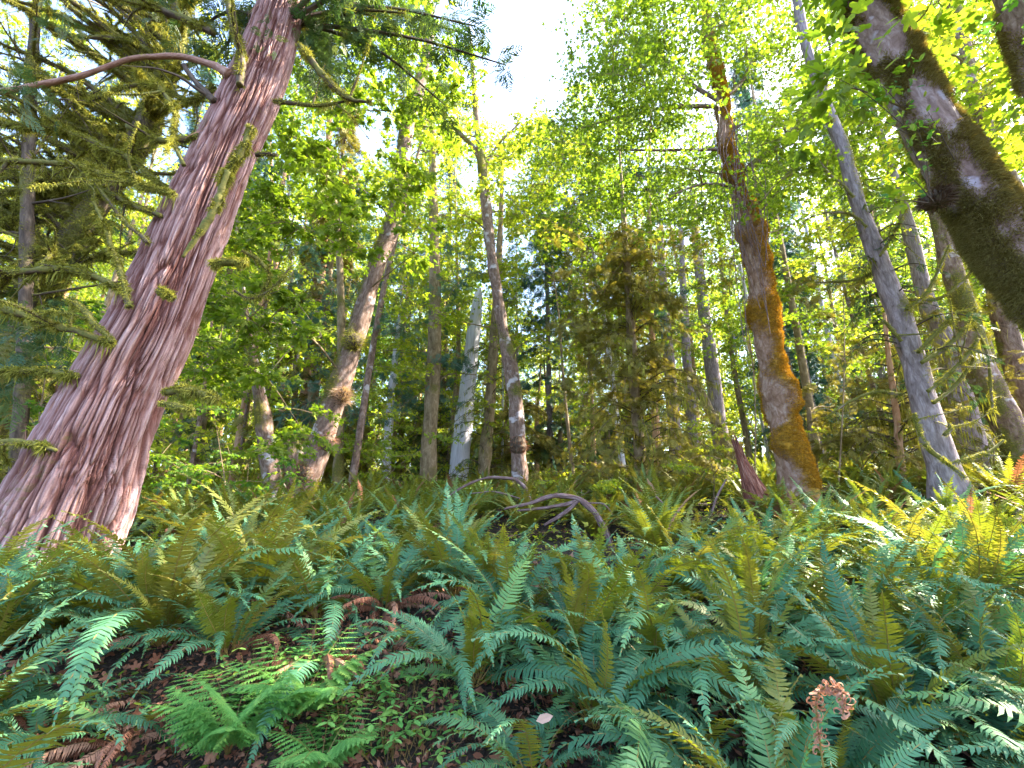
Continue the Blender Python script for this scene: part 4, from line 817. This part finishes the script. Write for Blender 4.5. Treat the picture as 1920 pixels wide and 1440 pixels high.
# ------------------------------------------------------------------ ferns
def frond_mb(mb, L=1.1, e0=75, e1=-5, n=34, wmax=.13, seed=0, side=0., simple=False, curl=0., O=(0, 0, 0), rz=0., m0=0, m1=1, tint=None, bare=.1):
    r_ = np.random.default_rng(seed); K = 22
    s = np.linspace(0, 1, K); el = R(e0) + (R(e1) - R(e0)) * s ** 1.25; az = side * s ** 1.5
    d = np.stack([np.cos(el) * np.cos(az), np.cos(el) * np.sin(az), np.sin(el)], 1)
    C0 = np.vstack([[0, 0, 0], np.cumsum((d[1:] + d[:-1]) / 2 * L / (K - 1), 0)])
    tt = bare + (1 - bare) * (np.arange(n) + .5) / n
    def I(A): return np.stack([np.interp(tt, s, A[:, k]) for k in range(3)], 1)
    Pc = I(C0); T = nrm(I(d)); S = nrm(np.cross(T, [0, 0, 1.]) + 1e-6) ; S[:, 2] = 0; S = nrm(S); Nn = np.cross(S, T)
    prof = np.minimum(1, ((tt - bare) / .16) * .6 + .4) * (1 - np.clip((tt - .35) / .65, 0, 1) ** 1.6) ** .9
    wl = wmax * np.maximum(prof, .08); sp = L * (1 - bare) / n; bw = sp * (.42 if not simple else .48)
    rows = []
    for sg in (-1, 1):
        ll = (wl * r_.uniform(.85, 1.1, n))[:, None]; fw = R(16) + R(28) * tt[:, None] ** 2 + r_.normal(0, .07, (n, 1)); dr = (.18 + curl + r_.normal(0, .1, (n, 1)))
        D = nrm(S * sg * np.cos(fw) + T * np.sin(fw) + Nn * -dr * .5); D2 = nrm(S * sg * np.cos(fw + .25) + T * np.sin(fw + .25) - Nn * (dr * 1.6 + curl * 2))
        if simple:
            V = np.stack([Pc - T * bw, Pc + D * ll * .5 - T * bw * .7, Pc + D * ll * .5 + D2 * ll * .5, Pc + T * bw], 1)
        else:
            m_ = Pc + D * ll * .55; t_ = m_ + D2 * ll * .45
            V = np.stack([Pc - T * bw * .9, m_ - T * bw, t_, m_ + T * bw * .75, Pc + T * bw * 1.1], 1)
        rows.append((V, sg))
    c, q = math.cos(rz), math.sin(rz); Rz = np.array([[c, -q, 0], [q, c, 0], [0, 0, 1.]]); O = np.asarray(O, float)
    tn = np.full(n, rng.random() if tint is None else tint)
    for V, sg in rows:
        if not simple: kd_ = r_.random(n) < .05; V[kd_] = Pc[kd_][:, None] + (V[kd_] - Pc[kd_][:, None]) * .25; V = V + (Nn * r_.normal(0, .006, (n, 1)))[:, None, :] * np.array([0, .6, 1.4, .6, 0])[None, :, None]
        k = V.shape[1]; b = np.arange(n)[:, None] * k
        if simple: fs = [b + np.array([[0, 1, 2, 3]])] if sg > 0 else [b + np.array([[3, 2, 1, 0]])]
        else: fs = [b + np.array([[0, 1, 3, 4]]), b + np.array([[1, 2, 3]])] if sg > 0 else [b + np.array([[4, 3, 1, 0]]), b + np.array([[3, 2, 1]])]
        mb.add(V.reshape(-1, 3) @ Rz.T + O, fs, m0, tint=np.repeat(np.clip(tn + r_.normal(0, .08, n), 0, 1), k))
    tube(mb, (C0[::3] @ Rz.T + O), np.linspace(.0055 if L > .5 else .0012, .0015 if L > .5 else .0006, len(C0[::3])), 3, mat=m1, cap=False, tint=.5)
    return C0
FR = {}
def frmesh(kind, e0, e1, L, seed, mats, **kw):
    mb = MB(); frond_mb(mb, L, e0, e1, 44, seed=seed, **kw); m = mb.mesh('frond', [M[mats[0]], M[mats[1]]]); FR.setdefault(kind, []).append(m)
for k in range(5):
    frmesh('up', 82 - k, 40 - 7 * k, 1.15, k, ('fern', 'rachis'), side=.2 * (k - 2), wmax=.12)
    frmesh('arch', 70 - 3 * k, -20 - 9 * k, 1.3, 10 + k, ('fern', 'rachis'), side=.22 * (k - 2), wmax=.125)
    frmesh('droop', 56 - 4 * k, -68 - 4 * k, 1.25, 20 + k, ('fern', 'rachis'), side=.25 * (k - 2), wmax=.13)
    frmesh('gold', 80 - k, 30 - 9 * k, 1.3, 30 + k, ('fern_gold', 'rachis'), side=.25 * (k - 2), wmax=.1)
    frmesh('dead', 40 - 5 * k, -75, .9, 40 + k, ('fern_dead', 'rachis_dark'), side=.3 * (k - 2), wmax=.09, curl=.9)
def near_fern(px, py, label, kinds, s=1., rz=None, lean=(0, 0), n=None, xy=None, cat='fern'):
    """crown of the plant on the ground at the pixel's ray"""
    if xy is None:
        d = ray(px, py); t = np.linspace(1.2, 30, 3000); Q = CAM + d * t[:, None]; g = ground(Q[:, 0], Q[:, 1]); k = int(np.argmax(Q[:, 2] < g))
        xy = Q[k][:2]
    x, y = float(xy[0]), float(xy[1])
    e = empty('sword_fern', (x, y, gz(x, y) + .02), label, cat, 'sword ferns in the foreground')
    kinds = [(kd, int(round(c * 1.3))) for kd, c in kinds]; q = rng.random() * 6.28; u = 0
    for kd, c in kinds:
        for i in range(c):
            f = bpy.data.objects.new('frond', FR[kd][int(rng.integers(0, 5))]); C.objects.link(f); f.parent = e
            a = q + u * 2.399 + rng.normal(0, .15) if rz is None else R(rng.uniform(*rz)); u += 1
            f.location = (math.cos(a) * .04, math.sin(a) * .04, 0); sc1 = s * rng.uniform(.6, 1.15)
            f.scale = (sc1, sc1, sc1); f.rotation_euler = (rng.normal(0, .28) + lean[0], rng.normal(0, .16) + lean[1], a)
            if kd == 'gold': f['label'] = 'golden olive frond'
            if kd == 'dead': f['label'] = 'brown dead frond'
    return x, y
NF = []
def nf(*a, **k): NF.append(near_fern(*a, **k))
nf(300, 1215, 'large fern with golden upright fronds in front of the huge cedar', [('gold', 17), ('arch', 6), ('droop', 4), ('dead', 5)], 1.25)
nf(110, 1200, 'blue green fern at the left edge below the huge cedar', [('arch', 12), ('up', 5), ('droop', 5), ('dead', 3)], 1.0)
nf(470, 1150, 'golden upright fern just right of the huge cedar base', [('gold', 16), ('up', 5), ('arch', 4), ('dead', 2)], 1.2)
nf(1120, 1370, 'lush fern arching towards the camera at bottom centre', [('droop', 14), ('arch', 11), ('up', 3), ('dead', 1)], 1.05)
nf(1400, 1340, 'teal fern with a golden frond right of bottom centre', [('arch', 12), ('droop', 8), ('gold', 3)], 1.1)
nf(1690, 1400, 'fern with tall olive upright fronds, bottom right', [('up', 9), ('gold', 5), ('arch', 6), ('droop', 4)], 1.05)
nf(1890, 1380, 'upright green fern in the bottom right corner', [('up', 8), ('gold', 4), ('arch', 7), ('droop', 4)], 1.1)
nf(960, 1180, 'teal fern standing left of the fallen orange leaf', [('arch', 9), ('up', 7), ('droop', 5)], 1.0)
nf(1180, 1190, 'fern under the fallen orange leaf', [('arch', 11), ('up', 3), ('droop', 6)], .95)
nf(1420, 1170, 'teal fern above the yellow fallen leaf', [('arch', 12), ('up', 3), ('droop', 6), ('gold', 1)], 1.05)
nf(1640, 1190, 'blue green fern left of the tall brownish fern', [('arch', 11), ('up', 3), ('droop', 6)], 1.05)
nf(1830, 1150, 'tall brownish olive fern near the right edge', [('gold', 12), ('up', 8), ('arch', 5), ('dead', 1)], 1.25)
nf(720, 1150, 'fern with rust red dead fronds left of centre', [('dead', 16), ('arch', 6), ('up', 3)], 1.0)
nf(620, 1110, 'small fern left of the rust red dead one', [('arch', 10), ('gold', 5), ('droop', 4)], .95)
nf(850, 1120, 'olive upright fern behind the rust red dead one', [('up', 12), ('gold', 6), ('arch', 5)], 1.1)
nf(60, 1420, 'pale green fern in the bottom left corner', [('droop', 7), ('arch', 6), ('dead', 6)], .75)
nf(1290, 1480, 'dark teal fern cut by the bottom edge', [('droop', 9), ('arch', 6)], .85)
nf(1000, 1480, 'low dark fern at the bottom edge, left of the teal one', [('droop', 8), ('arch', 4)], .75)
nf(1560, 1500, 'fern at the bottom edge beside the curled dead frond', [('droop', 6), ('arch', 8), ('up', 2)], .8)
nf(1780, 1010, 'bluish fern at the foot of the leaning purplish trunk', [('up', 9), ('arch', 7)], 1.25)

nf(600, 1255, 'collapsed rust brown fern on dark soil left of the lush arching fern', [('dead', 9), ('droop', 2)], .8)
nf(790, 1230, 'brown withered fern below the olive upright fern', [('dead', 8), ('arch', 2)], .75)
nf(230, 1400, 'mostly dead brown fern at the bottom left', [('dead', 11), ('droop', 3)], .8)
# simpler ferns over the slope
FV = []
for v in range(8):
    mb = MB(); nfr = int(rng.integers(22, 30)); gold = v % 3 == 0
    for k in range(nfr):
        e0 = rng.uniform(60, 84); e1 = rng.uniform(-40, 45); g = gold and rng.random() < .5
        frond_mb(mb, rng.uniform(.8, 1.2), e0, e1, 24, wmax=.115, seed=500 + v * 40 + k, side=rng.normal(0, .3), simple=True, rz=k * 2.399, m0=2 if g else (3 if rng.random() < .05 else 0), m1=1)
    FV.append(mb.mesh('fern', [M['fern_far'], M['rachis'], M['fern_gold'], M['fern_dead']]))
pts_ = list(NF); placed = 0; tries = 0
trunks_xy = [(.9, 6.9, .75), (1.2, 6.2, .6), (.4, 6.4, .5), (.5, 7.6, .5), (1.4, 7.6, .6), (4.0, 8.0, .6), (-.6, 8.4, .4)] + [(v[2][0][0], v[2][0][1], max(v[3][0], .15)) for v in TR.values()] + [(co0[0], co0[1], 1.0)]
def fern_zone(x, y):
    f = x / y
    h = 'left, around the huge cedar' if f < -.35 else ('centre, around the dead arched branch' if f < .32 else 'right, around the mossy orange maple')
    d = 'near' if y < 7.5 else ('middle' if y < 12 else 'far')
    return f'sword fern on the {d} slope, {h}', f'ferns on the {d} slope at {h.split(",")[0]}'
def free(x, y, mind, tr=.25):
    return not (any((x - a) ** 2 + (y - b) ** 2 < mind ** 2 for a, b in pts_) or any((x - a) ** 2 + (y - b) ** 2 < (c + tr) ** 2 for a, b, c in trunks_xy))
MIX = [[('arch', 12), ('up', 5), ('droop', 6)], [('up', 10), ('gold', 2), ('arch', 10)], [('arch', 9), ('droop', 9), ('dead', 2)], [('gold', 4), ('arch', 10), ('up', 4), ('droop', 4), ('dead', 2)]]
near = 0
while near < 57 and tries < 8000:
    tries += 1
    y = 2.5 + 4.0 * rng.random() ** .8; x = rng.uniform(-1.2, 1.2) * y
    if (-2.1 < x < .0 and y < 3.7) or (.2 < x < 1.7 and 5.4 < y): continue
    if not free(x, y, .5): continue
    near += 1; side_ = 'left of' if x < -.5 else ('right of' if x > .9 else 'around')
    NF.append(near_fern(0, 0, f'sword fern of the dense foreground bank, {side_} bottom centre', MIX[int(rng.integers(0, 4))], rng.uniform(.8, 1.1), xy=(x, y))); pts_.append((x, y))
tries = 0
while placed < 218 and tries < 60000:
    tries += 1
    y = 5.8 + 12 * rng.random() ** 1.1; x = rng.uniform(-1.2, 1.2) * y
    if not free(x, y, .55 + .02 * y): continue
    pts_.append((x, y)); placed += 1; lb, gp = fern_zone(x, y)
    o = bpy.data.objects.new('sword_fern', FV[int(rng.integers(0, 8))]); C.objects.link(o); tag(o, lb, 'fern', gp)
    s = rng.uniform(.75, 1.15) * (1 + .012 * y); o.location = (x, y, gz(x, y) + .02); o.scale = (s, s, s * rng.uniform(.85, 1.15)); o.rotation_euler = (rng.normal(0, .08), rng.normal(0, .08), rng.random() * 6.28)
mb = MB(); k = 0
while k < 620:
    y = 11 + 34 * rng.random() ** 1.5; x = rng.uniform(-1.25, 1.25) * y
    if not free(x, y, .6 if y < 18 else .3, .1): k += .05; continue
    if y < 18: pts_.append((x, y))
    k += 1; q0 = rng.random() * 6.28; g_ = rng.random() < .35
    for q in range(13):
        frond_mb(mb, rng.uniform(.9, 1.4), rng.uniform(60, 84), rng.uniform(-40, 45), 12, wmax=.15, seed=3000 + int(k) * 14 + q, side=rng.normal(0, .3), simple=True, rz=q0 + q * 2.399, O=(x, y, gz(x, y)), m0=2 if g_ else 0, m1=1)
tag(mb.build('fern_cover', [M['fern_far'], M['rachis'], M['fern_gold']]), 'far sword ferns merging into one cover between the trunks', 'ferns', kind='stuff')

# low mixed cover between and behind the ferns
mb = MB(); n = 42000; y = 2 + 44 * rng.random(n) ** 1.2; x = rng.uniform(-1.25, 1.25, n) * y; z = ground(x, y) + rng.random(n) ** 2 * np.clip(y / 16, .06, .8)
far = y > 7
B = basis(rng.normal(0, 1, (n, 3)) * np.array([1, 1, .3]), nrm(rng.normal(0, .4, (n, 3)) + np.array([0, 0, 1.])))
P3 = np.stack([x, y, z], 1)
scatter(mb, LEAF3, B[far], P3[far], rng.uniform(.06, .14, far.sum()), 0)
scatter(mb, OVAL, B[~far], P3[~far], rng.uniform(.03, .06, (~far).sum()), 1)
tag(mb.build('undergrowth', [M['maple_yellow'], M['maple_green']]), 'low leafy ground cover between the ferns', 'undergrowth', kind='stuff')
mb = MB(); n = 16000; y = 1.8 + 14 * rng.random(n) ** 1.6; x = rng.uniform(-1.2, 1.2, n) * y; P3 = np.stack([x, y, ground(x, y) + rng.uniform(.005, .05, n)], 1)
B = basis(rng.normal(0, 1, (n, 3)), nrm(rng.normal(0, .45, (n, 3)) + np.array([0, 0, 1.])))
scatter(mb, LEAF3, B[:5000], P3[:5000], rng.uniform(.04, .12, 5000), 0); scatter(mb, OVAL, B[5000:], P3[5000:], rng.uniform(.02, .07, n - 5000), 0)
q_ = 9000; xy_ = np.stack([rng.uniform(-3, 1.2, q_), rng.uniform(1.7, 4.6, q_)], 1); P4 = np.column_stack([xy_, ground(xy_[:, 0], xy_[:, 1]) + rng.uniform(.005, .07, q_)]); B4 = basis(rng.normal(0, 1, (q_, 3)), nrm(rng.normal(0, .6, (q_, 3)) + np.array([0, 0, 1.])))
scatter(mb, OVAL, B4[:6500], P4[:6500], rng.uniform(.015, .05, 6500), 0); scatter(mb, LEAF, B4[6500:7100], P4[6500:7100], rng.uniform(.04, .09, 600), 0); strands(mb, P4[7100:], rng.normal(0, 1, (1900, 3)) * np.array([1, 1, .3]), rng.uniform(.05, .3, 1900), .0025, .1, 1)
strands(mb, P3[:6000], rng.normal(0, 1, (6000, 3)) * np.array([1, 1, .25]), rng.uniform(.05, .25, 6000), .003, .1, 1)
tag(mb.build('leaf_litter', [M['fern_dead'], M['rachis_dark']]), 'brown fallen leaves and twigs on the forest floor', 'leaf litter', kind='stuff')

# ------------------------------------------------------------------ small foreground plants
def gxy(px, py):
    d = ray(px, py); t = np.linspace(1.2, 40, 4000); Q = CAM + d * t[:, None]; g = ground(Q[:, 0], Q[:, 1]); return Q[int(np.argmax(Q[:, 2] < g))]
def lady_fern(px, py, label, n=9, s=.55):
    p = gxy(px, py); e = empty('lady_fern', p, label, 'fern', 'bright green lady ferns')
    for k in range(n):
        mb = MB(); rz = k * 2.399; L = s * rng.uniform(.8, 1.2); e0, e1 = R(72), R(rng.uniform(-20, 35)); K = 15; t = np.linspace(0, 1, K); el = e0 + (e1 - e0) * t
        d = np.stack([np.cos(el) * math.cos(rz), np.cos(el) * math.sin(rz), np.sin(el)], 1); Q = np.vstack([[0, 0, 0], np.cumsum(d[1:] * L / (K - 1), 0)])
        tube(mb, Q, np.linspace(.003, .001, K), 3, mat=1, cap=False)
        S = np.array([-math.sin(rz), math.cos(rz), 0])
        for q in range(3, K):
            f = (1 - (q / K) ** 1.5) * min(1, q / 5)
            for sg in (-1, 1):
                frond_mb(mb, .5 * L * f + .02, 0, -12, 11, wmax=.036 * (f + .3) * s / .5, seed=k * 50 + q, simple=True, O=Q[q], rz=rz + sg * R(62 - 1.5 * q), bare=.02, m1=0)
        f_ = mb.build('frond', [M['fern_bright'], M['rachis']], e)
lady_fern(425, 1420, 'bright green lady fern at the bottom left of centre', 13, .66)
lady_fern(560, 1350, 'bright green lady fern, the farther of two', 12, .6)
lady_fern(600, 1450, 'bright lady fern cut by the bottom edge beside clover leaves', 9, .42)
def herb(px, py, label, k=16):
    p = gxy(px, py); mb = MB()
    for q in range(k):
        a = rng.random() * 6.28; b = np.array([math.cos(a), math.sin(a), 0]) * rng.uniform(.02, .3); h = rng.uniform(.05, .25)
        t = p + b + np.array([0, 0, h]); twigs_line(mb, p + b * .5, t, .0018, .01, 1, 4)
        m = 3; an = np.arange(3) * 2.09 + a; x = np.stack([np.cos(an), np.sin(an), np.full(3, -.15)], 1)
        scatter(mb, OVAL, basis(x, np.tile([0, 0, 1.], (3, 1)) + rng.normal(0, .15, (3, 3))), np.repeat(t[None], 3, 0), rng.uniform(.04, .075, 3), 0, tint=np.full(3, rng.random()))
    o = mb.build('woodland_herb', [M['fern_bright'], M['rachis']], origin=p); tag(o, label, 'herb', 'small herbs in the foreground')
herb(700, 1400, 'three leaved herb right of the lady ferns, on dark ground', 26)
herb(760, 1330, 'small herb patch below the rust red dead fern', 22)
herb(640, 1290, 'thin stemmed herb above the lady ferns', 16)
herb(800, 1430, 'herb at the bottom edge left of the lush arching fern', 18)
herb(720, 1230, 'tall pale herb rising in front of the rust red fern', 12)
for a_, b_, l_ in [(560, 1250, 'herb patch behind the farther lady fern'), (690, 1310, 'creeping herb in the middle of the dark gap'), (740, 1425, 'low herb at the bottom edge of the dark gap'), (820, 1370, 'herb under the leftmost drooping fronds of the lush fern'), (650, 1350, 'herb touching the farther lady fern on its right'), (770, 1270, 'herb beneath the withered brown fern'), (480, 1270, 'herb above and left of the farther lady fern')]: herb(a_, b_, l_, 24)
herb(850, 1300, 'herb beside the left fronds of the lush arching fern', 14)
# curled dead frond
mb = MB(); p0 = at(1548, 1450, 2.15)
g0 = np.array([p0[0], p0[1], gz(p0[0], p0[1])])
path = resample([g0, at(1545, 1440, 2.15), at(1535, 1370, 2.13), at(1530, 1320, 2.1), at(1540, 1292, 2.05), at(1565, 1288, 2.02), at(1582, 1305, 2.0), at(1580, 1345, 2.0)], 60)
path = path + (vn(path * 40, 3)[:, None] - .5) * .012
tube(mb, path, np.linspace(.004, .002, 60), 5, mat=0, cap=False)
T = nrm(np.gradient(path, axis=0))
for k in range(10, 60):
    for sg in (-1, 1):
        sdir = nrm(nrm(np.cross(T[k], [0, 1., 0])) * sg + rng.normal(0, .45, 3)); up_ = nrm(T[k] + rng.normal(0, .5, 3)); a0 = path[k]
        ph = np.linspace(0, rng.uniform(3.2, 7.5), 10); rr_ = rng.uniform(.007, .019) * (1 - ph / 11); Cc = a0 + sdir * rr_[0]
        Q = Cc + (-sdir[None] * np.cos(ph)[:, None] + up_[None] * np.sin(ph)[:, None] * rng.choice([-1, 1]) + np.cross(sdir, up_)[None] * (ph * rng.uniform(.1, .45))[:, None]) * rr_[:, None]
        wv = nrm(np.cross(np.gradient(Q, axis=0), rng.normal(0, 1, 3))) * np.linspace(.0055, .001, 10)[:, None]
        Vq = np.stack([Q - wv, Q + wv], 1).reshape(-1, 3); b = np.arange(9)[:, None] * 2
        mb.add(Vq, [b + np.array([[0, 1, 3, 2]])], 1, tint=.45 + .55 * rng.random())
tag(mb.build('dead_frond', [M['rachis'], M['fern_dead']], origin=g0), 'curled salmon brown dead frond standing at the bottom right', 'dead frond')
# fallen leaves resting on ferns
for (px, py, Y, s, mt, lb) in [(1176, 1122, 5.0, .13, 'orange_leaf', 'small bright orange maple leaf lying on a fern'), (1366, 1196, 3.9, .1, 'maple_yellow', 'yellow maple leaf caught on a fern'),
                               (1005, 1352, 2.6, .09, 'pale_leaf', 'withered pinkish leaf on dark fronds')]:
    mb = MB(); c = at(px, py, Y); scatter(mb, OVAL if mt == 'pale_leaf' else LEAF, basis(np.array([[1, .2, .2]]), np.array([[.1, -.9, .6]])), c[None], np.array([s]), 0, tint=np.array([.8]))
    tag(mb.build('fallen_leaf', [M[mt]], origin=c), lb, 'leaf')

# ------------------------------------------------------------------ dead wood
def dead(paths, Y, label, mat='stick', name='dead_branch', Yl=0., mossy=0):
    first = None; mb = MB()
    for pts in paths:
        P, r = px_path(pts, Y, 7 * len(pts), Yl)
        if first is None: first = P[0].copy()
        limb_into(mb, P, r * (.7 + .4 * vn(P * 9, 2)), 0, 1, mossy, 8)
    tag(mb.build(name, [M[mat], M['moss']], origin=first, smooth=True), label, 'branch')
dead([[(1150, 1075, 13), (1144, 1020, 13), (1130, 985, 13), (1108, 955, 13), (1080, 935, 12), (1040, 930, 9), (990, 944, 7), (945, 955, 4)], [(1080, 940, 8), (1040, 950, 7), (970, 958, 4)], [(1085, 938, 8), (1060, 960, 8), (1020, 985, 6)], [(1090, 942, 4), (1130, 945, 3), (1150, 965, 2)]], 8., 'dead purplish branch arching over the ferns at the centre')
dead([[(995, 940, 7), (985, 915, 7), (960, 898, 6), (915, 896, 5), (870, 912, 5), (835, 935, 4)], [(975, 935, 3), (930, 922, 3), (880, 925, 2)]], 9.5, 'thin bowed dead branch behind the thick arched one', 'stick')
dead([[(1305, 1010, 5), (1330, 970, 5), (1345, 930, 5), (1362, 898, 4)]], 7.5, 'thin grey stick leaning left of the broken red stump')
dead([[(520, 960, 4), (528, 940, 4), (535, 915, 3), (525, 900, 2)]], 11, 'small pale forked stick left of the leaning maple foot')
dead([[(1230, 930, 3), (1260, 960, 3), (1300, 1000, 3)]], 7.5, 'thin grey twig slanting among ferns at centre right')
# broken stump
pts = [(1440, 985, 52), (1428, 955, 44), (1412, 915, 33), (1400, 885, 23), (1391, 862, 13), (1385, 845, 6)]
P, r = px_path(pts, 9, 60); P, r = rooted(P, r, 1.1); oo = P[0].copy(); oo[2] += .2
def spl(co, i, T):
    n_ = len(P); f = np.clip((i / n_ - .45) / .55, 0, 1)
    return T * (f * (vn(co * np.array([26, 26, 0]), 5) - .5) * 1.1)[:, None]
mb = MB(); tube(mb, P, r, 48, bark_disp(.28, (16, 16, .8), .12, 5), 0, 0, MOSSY(.25, None, 3), tipdisp=spl)
for k in range(60):
    j = int(rng.uniform(.1, .95) * len(P)); an = rng.random() * 6.28; q = P[j] + np.array([math.cos(an), math.sin(an), 0]) * r[j] * .85; L_ = rng.uniform(.15, .55)
    T_ = nrm(P[-1] - P[0]) + rng.normal(0, .07, 3); Q = resample([q - T_ * L_ * .3, q + T_ * L_ * .3, q + T_ * L_ * .8], 8)
    tube(mb, Q, np.linspace(.035, .003, 8) * rng.uniform(.5, 1.3), 5, bark_disp(.3, (20, 20, 2), .3, k), seed=k)
tag(mb.build('broken_stump', [M['red_wood'], M['moss']], origin=oo, smooth=False), 'rotten reddish stump splintered to a point beside the orange mossy maple', 'stump')
# mossy stub left of the leaning maple
pts = [(552, 965, 48), (550, 900, 46), (548, 850, 42), (545, 828, 30)]
P, r = px_path(pts, 13, 40); P, r = rooted(P, r); oo = P[0].copy()
mb = MB(); V, Nn, ms = tube(mb, P, r, 26, bark_disp(.15, (7, 7, 2), .25, 7), 0, 0, MOSSY(.5, None, 3)); i = rng.integers(0, len(V), 500); strands(mb, V[i], Nn[i], .08, .005, .6, 1)
tag(mb.build('mossy_stump', [M['maple_bark'], M['moss']], origin=oo, smooth=True), 'squat mossy stump just left of the leaning maple', 'stump')

# ------------------------------------------------------------------ shrubs
def shrub(px, py, Y, label, blobs, mat='maple_yellow', size=.09, per=55, name='vine_maple', tpl=LEAF, flat=.18, group='vine maple shrubs'):
    b0 = at(px, py, Y); g = np.array([b0[0], b0[1], gz(b0[0], b0[1])]); e = empty(name, g, label, 'shrub', group)
    mb = MB(); ms = MB()
    for (a, b, y, rad, wt) in blobs:
        c = at(a, b, y); leaf_cluster(mb, c, rad, int(per * wt), size, 0, tpl, flat, .9, .1, .004)
    cs = np.array([at(a, b, y) for a, b, y, _, _ in blobs]); ce = cs.mean(0); Q = resample([g, (g + ce) / 2 + rng.normal(0, .1, 3), ce], 16)
    tube(ms, Q, np.linspace(.022, .008, 16), 6, cap=False); connect(ms, Q, np.linspace(.02, .008, 16), cs, 0, .01)
    mb.build('foliage', [M[mat], M['far_bark']], e, origin=g); ms.build('stem', [M['far_bark']], e, origin=g)
shrub(1330, 900, 11, 'bright yellow green shrub left of the broken red stump', rblobs(18, 1260, 1390, 780, 900, 9.5, 12, .25, .45))
shrub(1550, 850, 11, 'bright leafy shrub right of the orange mossy maple', rblobs(30, 1480, 1690, 400, 680, 10, 13, .35, .6), per=70)
shrub(1580, 900, 12, 'low pale shrub behind the right hand ferns', rblobs(16, 1540, 1760, 780, 880, 11, 14, .3, .5))
shrub(1080, 930, 10, 'small yellow green shrub behind the dead arched branch', rblobs(12, 1020, 1160, 895, 935, 9, 11, .2, .35))
shrub(1380, 700, 12, 'airy shrub of small yellow leaves around the orange trunk', rblobs(24, 1290, 1440, 380, 720, 11, 13, .3, .5), per=45)
shrub(420, 900, 9.5, 'green shrub just right of the huge cedar', rblobs(26, 300, 560, 760, 940, 8.5, 11.5, .3, .6), 'maple_green', .1)
shrub(690, 900, 14, 'dense low shrub between the leaning maple and the straight trunk', rblobs(30, 640, 900, 800, 940, 12.5, 16, .35, .7), 'maple', .11)
shrub(1130, 860, 12, 'golden brown shrub at the foot of the olive hemlock', rblobs(24, 1080, 1330, 820, 925, 11, 14, .3, .6), 'conifer_olive', .3, 26, 'hemlock_sapling', SPRAY[0], .4, 'hemlock saplings')
shrub(60, 900, 8, 'leafy shrub at the far left behind the huge cedar', rblobs(22, -60, 200, 560, 900, 7, 9.5, .3, .5), 'maple_green', .11)
shrub(1850, 880, 12, 'olive sapling thicket at the right edge', rblobs(30, 1660, 1940, 560, 860, 10, 14, .3, .6), 'conifer_olive', .28, 26, 'hemlock_sapling', SPRAY[1], .4, 'hemlock saplings')
print('objects', len(bpy.data.objects), 'trees', cnt, 'ferns', placed)
